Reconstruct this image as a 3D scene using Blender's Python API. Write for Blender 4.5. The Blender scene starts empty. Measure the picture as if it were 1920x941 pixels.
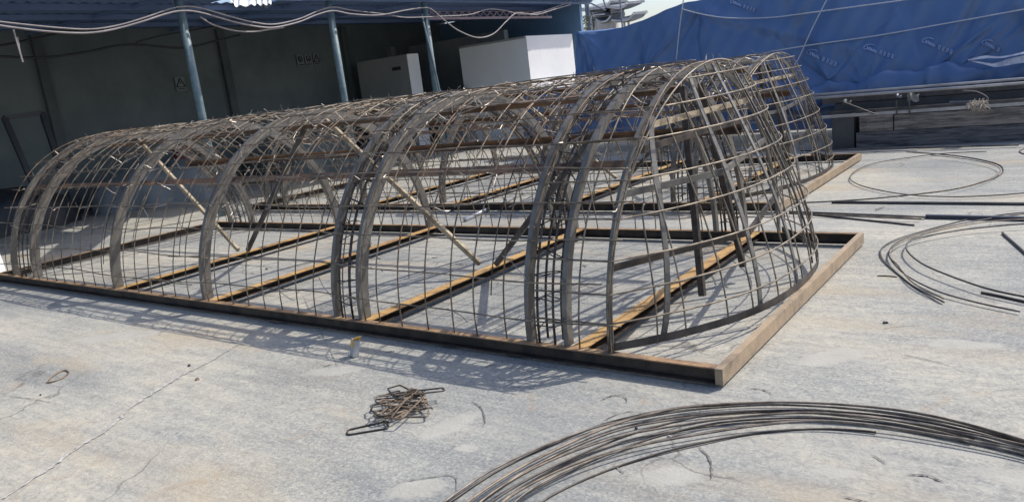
import bpy, math, random
from mathutils import Vector, Matrix
random.seed(7)
S = bpy.context.scene
COL = S.collection

# ------------------------------------------------------------------ camera
FPX = 1431.73; CX, CY = 960.0, 470.5; HC = 1.82
XC = Vector((0.80050508, 0.0, 0.0))            # placeholder, filled below
def _cam():
    v1 = (-955.32266938, 390.2645999); v2 = (2049.06997464, 20.82675424)
    X = -Vector((v1[0]-CX, v1[1]-CY, FPX)).normalized()
    Y = Vector((v2[0]-CX, v2[1]-CY, FPX)).normalized()
    Z = X.cross(Y)
    if Z.y > 0: Z = -Z
    return X, Y, Z
AX, AY, AZ = _cam()
def ray(px, py):
    d = Vector((px-CX, py-CY, FPX))
    return Vector((AX.dot(d), AY.dot(d), AZ.dot(d)))
O = Vector((0, 0, HC))
def G(px, py, z=0.0):                           # pixel -> point on a level plane
    d = ray(px, py); return O + d*((z-HC)/d.z)
def onY(px, py, y):
    d = ray(px, py); return O + d*(y/d.y)
def onX(px, py, x):
    d = ray(px, py); return O + d*(x/d.x)
cd = bpy.data.cameras.new('camera'); cam = bpy.data.objects.new('camera', cd); COL.objects.link(cam)
right = Vector((AX.x, AY.x, AZ.x)); up = -Vector((AX.y, AY.y, AZ.y)); back = -Vector((AX.z, AY.z, AZ.z))
right.normalize(); back.normalize(); up = back.cross(right)
M = Matrix((right, up, back)).transposed().to_4x4(); M.translation = O
cam.matrix_world = M
cd.sensor_width = 36; cd.lens = FPX/1920*36; cd.clip_end = 3000; cd.clip_start = 0.05
S.camera = cam

# ------------------------------------------------------------------ light
W = bpy.data.worlds.new("World"); S.world = W; W.use_nodes = True
sund = Vector((0.48, 0.75, 1.0)).normalized()
nt = W.node_tree; bg = nt.nodes['Background']
sk = nt.nodes.new('ShaderNodeTexSky'); sk.sky_type = 'NISHITA'; sk.sun_disc = False
elev = math.asin(sund.z)
sk.sun_elevation = elev; sk.sun_rotation = math.atan2(sund.x, sund.y)
sk.air_density = 1.0; sk.dust_density = 2.2; sk.ozone_density = 1.0
hz = nt.nodes.new('ShaderNodeVectorMath'); hz.operation = 'MULTIPLY'; hz.inputs[1].default_value = (0.98, 0.99, 1.07)   # pale milky air
nt.links.new(sk.outputs[0], hz.inputs[0]); nt.links.new(hz.outputs[0], bg.inputs[0]); bg.inputs[1].default_value = 0.15
sl = bpy.data.lights.new('sun', 'SUN'); sl.energy = 3.4; sl.angle = math.radians(0.5); sl.color = (1.0, 0.95, 0.87)
so = bpy.data.objects.new('sun', sl); COL.objects.link(so)
so.rotation_euler = sund.to_track_quat('Z', 'Y').to_euler(); so.location = (0, 0, 30)
S.view_settings.view_transform = 'Standard'; S.view_settings.look = 'None'
S.view_settings.exposure = 0.31; S.view_settings.gamma = 1.0

# ------------------------------------------------------------------ materials
def mat(name, c1, c2=None, scale=4.0, rough=0.7, metal=0.0, bump=0.0, bscale=None, detail=6, stretch=None, spec=0.5, lo=0.4, hi=0.6):
    m = bpy.data.materials.new(name); m.use_nodes = True
    n = m.node_tree.nodes; l = m.node_tree.links; b = n['Principled BSDF']
    b.inputs['Roughness'].default_value = rough; b.inputs['Metallic'].default_value = metal
    b.inputs['Specular IOR Level'].default_value = spec
    if c2 is None:
        b.inputs['Base Color'].default_value = (*c1, 1)
    tc = n.new('ShaderNodeTexCoord'); src = tc.outputs['Object']
    if stretch:
        mp = n.new('ShaderNodeMapping'); mp.inputs['Scale'].default_value = stretch
        l.new(src, mp.inputs[0]); src = mp.outputs[0]
    if c2 is not None:
        t = n.new('ShaderNodeTexNoise'); t.inputs['Scale'].default_value = scale; t.inputs['Detail'].default_value = detail
        t.inputs['Roughness'].default_value = 0.65
        l.new(src, t.inputs['Vector'])
        r = n.new('ShaderNodeValToRGB'); r.color_ramp.elements[0].position = lo; r.color_ramp.elements[1].position = hi
        r.color_ramp.elements[0].color = (*c1, 1); r.color_ramp.elements[1].color = (*c2, 1)
        l.new(t.outputs['Fac'], r.inputs[0]); l.new(r.outputs[0], b.inputs['Base Color'])
    if bump:
        t2 = n.new('ShaderNodeTexNoise'); t2.inputs['Scale'].default_value = bscale or scale*3; t2.inputs['Detail'].default_value = 8
        l.new(src, t2.inputs['Vector'])
        bp = n.new('ShaderNodeBump'); bp.inputs['Strength'].default_value = bump; bp.inputs['Distance'].default_value = 0.02
        l.new(t2.outputs['Fac'], bp.inputs['Height']); l.new(bp.outputs[0], b.inputs['Normal'])
    return m

PATCHES = [((770,830),(905,770),0.45), ((1170,900),(1340,885),0.5), ((1745,838),(1900,864),0.28), ((700,925),(865,905),0.5), ((1810,875),(1990,915),0.5), ((1470,690),(1650,650),0.4), ((560,700),(700,690),0.4), ((120,640),(330,620),0.3), ((1500,880),(1640,890),0.3), ((1700,640),(1900,650),0.35), ((845,838),(905,842),0.5)]
def ground_material():
    m = bpy.data.materials.new('worn_concrete'); m.use_nodes = True
    n = m.node_tree.nodes; l = m.node_tree.links; b = n['Principled BSDF']
    tc = n.new('ShaderNodeTexCoord')
    def noise(sc, det=8, rough=0.6, vec=None, dist=0.0):
        t = n.new('ShaderNodeTexNoise'); t.inputs['Scale'].default_value = sc; t.inputs['Detail'].default_value = det
        t.inputs['Roughness'].default_value = rough; t.inputs['Distortion'].default_value = dist
        l.new(vec or tc.outputs['Object'], t.inputs['Vector']); return t.outputs['Fac']
    def ramp(f, stops):
        r = n.new('ShaderNodeValToRGB'); e = r.color_ramp.elements
        while len(e) < len(stops): e.new(0.5)
        for k, (p, c) in enumerate(stops): e[k].position = p; e[k].color = (*c, 1)
        l.new(f, r.inputs[0]); return r.outputs[0]
    def mix(a, c, f, mode='MIX'):
        x = n.new('ShaderNodeMix'); x.data_type = 'RGBA'; x.blend_type = mode
        if isinstance(f, float): x.inputs[0].default_value = f
        else: l.new(f, x.inputs[0])
        for s_, v in ((6, a), (7, c)):
            if isinstance(v, tuple): x.inputs[s_].default_value = (*v, 1)
            else: l.new(v, x.inputs[s_])
        return x.outputs[2]
    mp = n.new('ShaderNodeMapping'); mp.inputs['Rotation'].default_value = (0, 0, math.radians(18)); mp.inputs['Scale'].default_value = (0.55, 1.5, 1)
    l.new(tc.outputs['Object'], mp.inputs[0])
    big = noise(0.55, 9, 0.62, mp.outputs[0], 0.4)
    # cream screed skin against blue-grey worn aggregate
    base = ramp(big, [(0.36, (0.268, 0.273, 0.258)), (0.49, (0.345, 0.343, 0.310)), (0.62, (0.415, 0.398, 0.342))])
    worn = ramp(big, [(0.44, (1, 1, 1)), (0.58, (0.25, 0.25, 0.25))])
    # dark and pale speckle of exposed grit
    sp = ramp(noise(55, 6, 0.7), [(0.34, (0.66, 0.67, 0.68)), (0.52, (1.0, 1.0, 1.0)), (0.68, (1.36, 1.34, 1.30))])
    sp2 = ramp(noise(17, 7, 0.75, None, 1.2), [(0.38, (0.78, 0.79, 0.82)), (0.5, (1, 1, 1)), (0.64, (1.18, 1.16, 1.12))])
    c = mix(base, sp, worn, 'MULTIPLY'); c = mix(c, sp2, 0.9, 'MULTIPLY')
    mp3 = n.new('ShaderNodeMapping'); mp3.inputs['Rotation'].default_value = (0, 0, math.radians(-32)); mp3.inputs['Scale'].default_value = (0.7, 7.0, 1)
    l.new(tc.outputs['Object'], mp3.inputs[0])
    tro = ramp(noise(1.6, 9, 0.7, mp3.outputs[0], 0.3), [(0.36, (0.86, 0.87, 0.89)), (0.5, (1, 1, 1)), (0.64, (1.10, 1.09, 1.06))])
    c = mix(c, tro, 1.0, 'MULTIPLY')
    scr = ramp(noise(4.5, 10, 0.75, mp.outputs[0], 2.0), [(0.47, (1, 1, 1)), (0.50, (0.80, 0.81, 0.83)), (0.53, (1, 1, 1))])
    c = mix(c, scr, 0.8, 'MULTIPLY')
    # yellowish and rusty stains
    st = ramp(noise(0.9, 5, 0.6, mp.outputs[0]), [(0.53, (0, 0, 0)), (0.70, (0.6, 0.6, 0.6))])
    c = mix(c, (0.40, 0.33, 0.23), st)
    # broad worn areas: pale dusty against greyer wet-cured concrete
    brd = ramp(noise(0.28, 4, 0.55, None, 0.8), [(0.38, (0.87, 0.88, 0.90)), (0.5, (1, 1, 1)), (0.62, (1.10, 1.07, 1.02))])
    c = mix(c, brd, 1.0, 'MULTIPLY')
    # rust washed off the lying steel
    rst = ramp(noise(2.4, 8, 0.7, None, 1.0), [(0.60, (0, 0, 0)), (0.70, (0.38, 0.38, 0.38))])
    c = mix(c, (0.36, 0.25, 0.15), rst)
    # smooth cream screed left where the worn skin has not gone
    wn = n.new('ShaderNodeTexNoise'); wn.inputs['Scale'].default_value = 9; wn.inputs['Detail'].default_value = 9; wn.inputs['Roughness'].default_value = 0.7
    l.new(tc.outputs['Object'], wn.inputs['Vector'])
    def math_(op, a, b_):
        x = n.new('ShaderNodeMath'); x.operation = op
        for k, v_ in enumerate((a, b_)):
            if isinstance(v_, (int, float)): x.inputs[k].default_value = v_
            else: l.new(v_, x.inputs[k])
        return x.outputs[0]
    acc = None
    for a_, b_, wfrac in PATCHES:
        A_ = G(*a_); B_ = G(*b_); cc = (A_+B_)/2; hl = (B_-A_).length/2; ang = math.atan2(B_.y-A_.y, B_.x-A_.x)
        mp2 = n.new('ShaderNodeMapping'); mp2.vector_type = 'TEXTURE'
        mp2.inputs['Location'].default_value = (cc.x, cc.y, 0); mp2.inputs['Rotation'].default_value = (0, 0, ang); mp2.inputs['Scale'].default_value = (hl, hl*wfrac, 1)
        l.new(tc.outputs['Object'], mp2.inputs[0])
        ln_ = n.new('ShaderNodeVectorMath'); ln_.operation = 'LENGTH'; l.new(mp2.outputs[0], ln_.inputs[0])
        acc = ln_.outputs['Value'] if acc is None else math_('MINIMUM', acc, ln_.outputs['Value'])
    acc = math_('ADD', acc, math_('MULTIPLY', math_('SUBTRACT', wn.outputs['Fac'], 0.5), 1.6))
    pm = ramp(acc, [(0.62, (0.85, 0.85, 0.85)), (0.92, (0, 0, 0))])
    pc = ramp(noise(6, 6), [(0.35, (0.375, 0.362, 0.315)), (0.65, (0.435, 0.418, 0.365))])
    c = mix(c, pc, pm)
    # fine hairline cracks
    v = n.new('ShaderNodeTexVoronoi'); v.feature = 'DISTANCE_TO_EDGE'; v.inputs['Scale'].default_value = 0.8
    wv = n.new('ShaderNodeTexNoise'); wv.inputs['Scale'].default_value = 2.2; wv.inputs['Detail'].default_value = 6
    l.new(tc.outputs['Object'], wv.inputs['Vector'])
    mx = n.new('ShaderNodeMix'); mx.data_type = 'RGBA'; mx.inputs[0].default_value = 0.35
    l.new(tc.outputs['Object'], mx.inputs[6]); l.new(wv.outputs['Color'], mx.inputs[7]); l.new(mx.outputs[2], v.inputs['Vector'])
    cr = ramp(v.outputs['Distance'], [(0.0, (1, 1, 1)), (0.006, (0, 0, 0))])
    msk = ramp(noise(0.8, 3), [(0.52, (0, 0, 0)), (0.60, (0.75, 0.75, 0.75))])
    cm = mix(cr, msk, 1.0, 'MULTIPLY')
    c = mix(c, (0.12, 0.11, 0.10), cm)
    l.new(c, b.inputs['Base Color'])
    b.inputs['Roughness'].default_value = 0.88; b.inputs['Specular IOR Level'].default_value = 0.3
    bp = n.new('ShaderNodeBump'); bp.inputs['Strength'].default_value = 0.55; bp.inputs['Distance'].default_value = 0.012
    l.new(noise(45, 9, 0.7), bp.inputs['Height']); l.new(bp.outputs[0], b.inputs['Normal'])
    return m

def rail_material(name, top=(0.50, 0.28, 0.10), top2=(0.30, 0.17, 0.08), side=(0.10, 0.085, 0.075)):
    m = bpy.data.materials.new(name); m.use_nodes = True
    n = m.node_tree.nodes; l = m.node_tree.links; b = n['Principled BSDF']
    tc = n.new('ShaderNodeTexCoord')
    t = n.new('ShaderNodeTexNoise'); t.inputs['Scale'].default_value = 5; t.inputs['Detail'].default_value = 9; t.inputs['Roughness'].default_value = 0.7
    l.new(tc.outputs['Object'], t.inputs['Vector'])
    r = n.new('ShaderNodeValToRGB'); e = r.color_ramp.elements
    e[0].position = 0.34; e[0].color = (*side, 1); e[1].position = 0.66; e[1].color = (*top, 1)
    k = e.new(0.48); k.color = (*top2, 1)
    l.new(t.outputs['Fac'], r.inputs[0]); l.new(r.outputs[0], b.inputs['Base Color'])
    b.inputs['Roughness'].default_value = 0.75; b.inputs['Metallic'].default_value = 0.1
    bp = n.new('ShaderNodeBump'); bp.inputs['Strength'].default_value = 0.25; bp.inputs['Distance'].default_value = 0.01
    t2 = n.new('ShaderNodeTexNoise'); t2.inputs['Scale'].default_value = 70; l.new(tc.outputs['Object'], t2.inputs['Vector'])
    l.new(t2.outputs['Fac'], bp.inputs['Height']); l.new(bp.outputs[0], b.inputs['Normal'])
    return m

M_ground = ground_material()
M_rebar = mat('rebar_steel', (0.10, 0.083, 0.062), (0.28, 0.23, 0.165), 9, 0.5, 0.35)
M_rebar_rust = mat('rebar_rust', (0.11, 0.078, 0.052), (0.24, 0.165, 0.105), 11, 0.6, 0.2)
M_coil = mat('coil_steel', (0.085, 0.074, 0.062), (0.23, 0.20, 0.165), 14, 0.45, 0.4)
M_coil_b = mat('coil_brown', (0.10, 0.08, 0.06), (0.24, 0.19, 0.14), 14, 0.5, 0.3)
M_rebar_dark = mat('rebar_dark', (0.035, 0.03, 0.027), (0.085, 0.07, 0.056), 12, 0.45, 0.35)
M_arch = mat('mill_steel', (0.075, 0.070, 0.064), (0.235, 0.218, 0.19), 6, 0.5, 0.3, 0.15, 40, detail=10, stretch=(2, 1, 1), lo=0.2, hi=0.8)
M_rail = rail_material('rusty_channel', (0.42, 0.27, 0.13), (0.27, 0.17, 0.095), (0.10, 0.075, 0.055))
M_steel_and_shade = mat('dark_steel_and_shade', (0.028, 0.023, 0.02), (0.075, 0.055, 0.042), 7, 0.6, 0.2)  # plain dark steel on ties and posts; painted shade on channel webs
M_beam = rail_material('orange_rust_tube', (0.55, 0.345, 0.13), (0.45, 0.27, 0.10), (0.22, 0.13, 0.07))
M_end = rail_material('tan_rust_tube', (0.41, 0.305, 0.195), (0.32, 0.245, 0.165), (0.20, 0.155, 0.11))
M_flat = mat('black_flat_bar', (0.04, 0.036, 0.034), (0.095, 0.085, 0.075), 6, 0.5, 0.3)
M_angle = mat('brown_angle_steel', (0.07, 0.047, 0.034), (0.19, 0.105, 0.06), 4, 0.65, 0.15)
M_brace = mat('old_timber_brace', (0.22, 0.17, 0.11), (0.46, 0.38, 0.25), 6, 0.8)
M_wire = mat('bright_tie_wire', (0.22, 0.19, 0.16), (0.42, 0.38, 0.33), 20, 0.4, 0.4)
M_silver = mat('silver_pipe', (0.5, 0.5, 0.5), (0.62, 0.6, 0.58), 10, 0.35, 0.6)
M_pole = mat('teal_paint', (0.085, 0.135, 0.155), (0.15, 0.205, 0.22), 5, 0.55, 0.0)
M_roof = mat('blue_roof_sheet', (0.105, 0.165, 0.30), (0.14, 0.205, 0.36), 0.8, 0.6)
M_wall = mat('green_grey_wall', (0.105, 0.128, 0.128), (0.145, 0.17, 0.165), 0.5, 0.9, 0, 0.1, 30)
M_wallc = mat('dark_column_paint', (0.06, 0.072, 0.075), (0.085, 0.1, 0.1), 1, 0.8)
M_bluewall = mat('blue_end_wall', (0.13, 0.23, 0.36), (0.16, 0.27, 0.4), 0.5, 0.7)
M_cable = mat('pale_cable', (0.20, 0.18, 0.18), (0.28, 0.25, 0.245), 3, 0.6)
M_cable_d = mat('dark_cable', (0.02, 0.022, 0.025), None, rough=0.6)
M_truss = mat('pinkish_primer', (0.20, 0.15, 0.17), (0.26, 0.19, 0.2), 2, 0.7)
M_panel = mat('grey_panel', (0.27, 0.275, 0.26), (0.32, 0.32, 0.305), 0.7, 0.7)
M_panel_d = mat('dark_grey_panel', (0.2, 0.22, 0.225), (0.25, 0.265, 0.27), 0.7, 0.7)
M_white = mat('white_board', (0.62, 0.62, 0.62), (0.70, 0.69, 0.68), 0.6, 0.6)
M_box = mat('pale_box', (0.80, 0.80, 0.77), (0.86, 0.85, 0.83), 0.5, 0.6)
M_tarp = mat('blue_tarpaulin', (0.064, 0.130, 0.275), (0.082, 0.154, 0.305), 0.7, 0.40, 0, 0.5, 2.5, spec=0.6)
M_print = mat('pale_print', (0.27, 0.35, 0.56), None, rough=0.5)
M_flap = mat('silver_tarp_back', (0.36, 0.37, 0.44), (0.60, 0.60, 0.63), 9, 0.35, 0.0)
M_rope = mat('pale_rope', (0.40, 0.42, 0.48), (0.52, 0.53, 0.56), 40, 0.8)
M_timber = mat('weathered_timber', (0.10, 0.086, 0.075), (0.30, 0.255, 0.215), 4, 0.85, 0, 0.5, 12, stretch=(0.7, 6, 9))
M_timber2 = mat('black_timber', (0.05, 0.05, 0.055), (0.17, 0.16, 0.155), 4, 0.85, 0, 0.5, 12, stretch=(0.7, 6, 9))
M_slab = mat('dark_slab', (0.06, 0.06, 0.06), (0.085, 0.083, 0.08), 2, 0.8)
M_pipe = mat('dull_steel_pipe', (0.32, 0.305, 0.285), (0.46, 0.44, 0.415), 3, 0.5, 0.2)
M_darksteel = mat('dark_steel_bar', (0.055, 0.052, 0.05), (0.11, 0.10, 0.09), 4, 0.55, 0.2)
M_navy = mat('navy_bar', (0.03, 0.034, 0.055), (0.045, 0.05, 0.075), 4, 0.5)
M_straw = mat('pale_fibre', (0.45, 0.36, 0.27), (0.70, 0.62, 0.52), 20, 0.8)
M_carton = mat('grey_carton', (0.34, 0.34, 0.34), (0.45, 0.44, 0.42), 20, 0.8)
M_yellow = mat('yellow_label', (0.60, 0.34, 0.06), (0.68, 0.46, 0.12), 30, 0.6)
M_patch = mat('cream_screed', (0.43, 0.40, 0.355), (0.50, 0.465, 0.41), 6, 0.85, 0, 0.2, 40)
M_seam = mat('pale_seam', (0.30, 0.29, 0.265), (0.56, 0.54, 0.49), 40, 0.9)
M_crackd = mat('dark_crack', (0.11, 0.10, 0.09), (0.22, 0.21, 0.19), 40, 0.9)
M_temple = mat('grey_tile', (0.15, 0.17, 0.20), (0.24, 0.26, 0.29), 3, 0.8)
M_templew = mat('pale_plaster', (0.42, 0.40, 0.41), (0.55, 0.53, 0.53), 1, 0.8)
M_scaf = mat('scaffold_steel', (0.13, 0.16, 0.22), (0.2, 0.22, 0.26), 2, 0.6, 0.2)
M_leaf = mat('leaf', (0.05, 0.07, 0.03), (0.12, 0.13, 0.06), 3, 0.8)
M_black = mat('black_frame', (0.018, 0.02, 0.024), (0.03, 0.033, 0.038), 2, 0.5)
M_sign = mat('sign_board', (0.14, 0.165, 0.165), (0.18, 0.205, 0.205), 2, 0.6)
M_maroon = mat('maroon_drum', (0.12, 0.02, 0.03), (0.16, 0.03, 0.04), 3, 0.5)
def translucent():
    m = bpy.data.materials.new('translucent_sheet'); m.use_nodes = True
    n = m.node_tree.nodes; l = m.node_tree.links; n.remove(n['Principled BSDF'])
    t = n.new('ShaderNodeBsdfTranslucent'); t.inputs[0].default_value = (0.9, 0.9, 0.88, 1)
    l.new(t.outputs[0], n['Material Output'].inputs[0]); return m
M_trans = translucent()

# ------------------------------------------------------------------ mesh helpers
class MB:
    def __init__(s): s.v = []; s.f = []
    def add(s, vs, fs):
        o = len(s.v); s.v += [tuple(p) for p in vs]; s.f += [tuple(i+o for i in f) for f in fs]; return s
    def box(s, c, d, rot=None):
        hx, hy, hz = d[0]/2, d[1]/2, d[2]/2; c = Vector(c)
        P = [Vector((x, y, z)) for z in (-hz, hz) for y in (-hy, hy) for x in (-hx, hx)]
        if rot is not None: P = [rot @ p for p in P]
        return s.add([c+p for p in P], [(0,2,3,1),(4,5,7,6),(0,1,5,4),(2,6,7,3),(0,4,6,2),(1,3,7,5)])
    def bar(s, a, b, w, h, upv=(0,0,1)):         # rectangular bar a->b, w across, h along up
        a = Vector(a); b = Vector(b); d = (b-a).normalized(); u = Vector(upv)
        sd = d.cross(u)
        if sd.length < 1e-4: sd = d.cross(Vector((1,0,0)))
        sd.normalize(); u = sd.cross(d)
        P = []
        for p in (a, b):
            for i, j in ((-1,-1),(1,-1),(1,1),(-1,1)): P.append(p + sd*(i*w/2) + u*(j*h/2))
        return s.add(P, [(3,2,1,0),(4,5,6,7),(0,1,5,4),(1,2,6,5),(2,3,7,6),(3,0,4,7)])
    def tube(s, pts, r, n=6, closed=False):
        pts = [Vector(p) for p in pts]; N = len(pts); vs = []; fs = []
        t0 = (pts[1]-pts[0]).normalized(); ref = Vector((0,0,1)) if abs(t0.z) < 0.9 else Vector((1,0,0))
        nrm = t0.cross(ref).normalized()
        for i in range(N):
            if closed: t = pts[(i+1)%N]-pts[i-1]
            else: t = pts[min(i+1, N-1)]-pts[max(i-1, 0)]
            t.normalize()
            nrm = nrm - t*nrm.dot(t)
            if nrm.length < 1e-6: nrm = t.orthogonal()
            nrm.normalize(); bn = t.cross(nrm)
            rr = r[i] if isinstance(r, (list, tuple)) else r
            for k in range(n):
                a = 2*math.pi*k/n; vs.append(pts[i] + nrm*(rr*math.cos(a)) + bn*(rr*math.sin(a)))
        M_ = N if closed else N-1
        for i in range(M_):
            j = (i+1) % N
            for k in range(n):
                k2 = (k+1) % n; fs.append((i*n+k, i*n+k2, j*n+k2, j*n+k))
        if not closed:
            fs.append(tuple(range(n-1, -1, -1))); fs.append(tuple((N-1)*n+k for k in range(n)))
        return s.add(vs, fs)
    def strip(s, ptsA, ptsB, ptsC, ptsD):        # swept quad section through four corner rails
        N = len(ptsA); vs = []
        for i in range(N): vs += [ptsA[i], ptsB[i], ptsC[i], ptsD[i]]
        fs = []
        for i in range(N-1):
            for k in range(4):
                k2 = (k+1) % 4; fs.append((i*4+k, i*4+k2, i*4+4+k2, i*4+4+k))
        fs += [(3,2,1,0), tuple((N-1)*4+k for k in range(4))]
        return s.add(vs, fs)
    def grid(s, fn, nu, nv):
        vs = [fn(i/nu, j/nv) for j in range(nv+1) for i in range(nu+1)]
        fs = [(j*(nu+1)+i, j*(nu+1)+i+1, (j+1)*(nu+1)+i+1, (j+1)*(nu+1)+i) for j in range(nv) for i in range(nu)]
        return s.add(vs, fs)
    def build(s, name, m, parent=None, smooth=False):
        me = bpy.data.meshes.new(name); me.from_pydata(s.v, [], s.f); me.update()
        me.materials.append(m)
        import bmesh
        bm = bmesh.new(); bm.from_mesh(me); bmesh.ops.recalc_face_normals(bm, faces=bm.faces); bm.to_mesh(me); bm.free()
        if smooth:
            for p in me.polygons: p.use_smooth = True
        o = bpy.data.objects.new(name, me); COL.objects.link(o)
        if parent is not None:
            o.parent = parent; o.matrix_parent_inverse = Matrix.Translation(-parent.location)
        return o
def tag(o, label=None, cat=None, group=None, kind=None):
    if label: o['label'] = label
    if cat: o['category'] = cat
    if group: o['group'] = group
    if kind: o['kind'] = kind
    return o
def thing(name, label, cat, loc=(0,0,0), group=None):
    o = bpy.data.objects.new(name, None); COL.objects.link(o); o.location = loc
    return tag(o, label, cat, group)
def smooth_path(P, n=6):
    P = [Vector(p) for p in P]; out = []
    Q = [P[0]*2-P[1]] + P + [P[-1]*2-P[-2]]
    for i in range(1, len(Q)-2):
        a, b, c, d = Q[i-1:i+3]
        for k in range(n):
            t = k/n
            out.append(0.5*((2*b)+(c-a)*t+(2*a-5*b+4*c-d)*t*t+(-a+3*b-3*c+d)*t**3))
    out.append(P[-1]); return out
PI = math.pi

# ------------------------------------------------------------------ setting: ground
g = MB(); g.add([(-900,-900,0),(900,-900,0),(900,900,0),(-900,900,0)], [(0,1,2,3)])
tag(g.build('ground', M_ground), kind='structure')
def ribbon(name, pix, w, m, h=0.005, wob=0.5, n=14, kind='structure', jit=0.01):
    P = smooth_path([G(*p) for p in pix], n); A = []; B = []
    P = [p+Vector((random.uniform(-jit,jit), random.uniform(-jit,jit), 0)) for p in P]; w *= 0.8
    for i, p in enumerate(P):
        t = (P[min(i+1,len(P)-1)]-P[max(i-1,0)]); s_ = Vector((-t.y, t.x, 0)).normalized()
        k = w*(1+random.uniform(-wob, wob))/2*min(1, 0.15+4*min(i, len(P)-1-i)/len(P))
        A.append(p+s_*k+Vector((0,0,h))); B.append(p-s_*k+Vector((0,0,h)))
    N = len(P); mb = MB(); mb.add(A+B, [(i, i+1, N+i+1, N+i) for i in range(N-1)])
    return tag(mb.build(name, m), kind=kind)
ribbon('crack_seam', [(-40,975),(0,940),(90,880),(150,838),(210,800),(245,765),(290,735),(340,705),(370,690),(410,668),(440,650),(470,640)], 0.028, M_seam, 0.006, 0.75, 16)
for pix, w in (([(884,752),(902,765),(910,790),(905,800)], 0.010), ([(1310,838),(1330,860),(1334,885),(1333,900)], 0.012),
               ([(1125,752),(1150,742),(1172,746),(1176,756)], 0.010), ([(1125,800),(1140,785),(1180,772),(1225,778)], 0.007),
               ([(745,905),(790,898),(850,893),(857,925)], 0.008), ([(1405,728),(1430,731),(1450,741)], 0.010),
               ([(1575,931),(1610,938),(1640,948)], 0.010), ([(1680,662),(1740,675),(1790,688)], 0.006),
               ([(1630,850),(1650,862),(1665,872)], 0.007), ([(1700,890),(1740,893),(1770,905)], 0.012),
               ([(1150,872),(1160,880),(1170,888)], 0.008), ([(0,742),(60,748),(110,758)], 0.006), ([(560,540),(600,620),(640,700)], 0.004)):
    ribbon('hairline_crack', pix, w, M_crackd, 0.0055, 0.6, 8, jit=0.0025)

# ------------------------------------------------------------------ rebar cages
R0 = 1.69; ZB = 0.12
def arc(x, yc, r, a0=0, a1=180, n=40, ky=1.0):
    return [Vector((x, yc - ky*r*math.cos(math.radians(a0+(a1-a0)*i/n)), ZB + r*math.sin(math.radians(a0+(a1-a0)*i/n)))) for i in range(n+1)]
def sub(o, par):
    o.parent = par; o.matrix_parent_inverse = (par.matrix_parent_inverse @ Matrix.Identity(4)).inverted() if False else Matrix.Identity(4); return o
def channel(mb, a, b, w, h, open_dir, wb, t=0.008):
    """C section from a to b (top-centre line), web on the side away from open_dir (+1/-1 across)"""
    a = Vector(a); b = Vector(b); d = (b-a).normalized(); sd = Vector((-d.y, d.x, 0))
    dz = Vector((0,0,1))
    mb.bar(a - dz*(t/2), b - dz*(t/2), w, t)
    wb.bar(a - dz*(h-t/2), b - dz*(h-t/2), w, t)  # bottom flange joins the web part, coloured dark as painted side shade
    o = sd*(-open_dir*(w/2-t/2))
    wb.bar(a+o-dz*(h/2), b+o-dz*(h/2), t, h-2*t)
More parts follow.
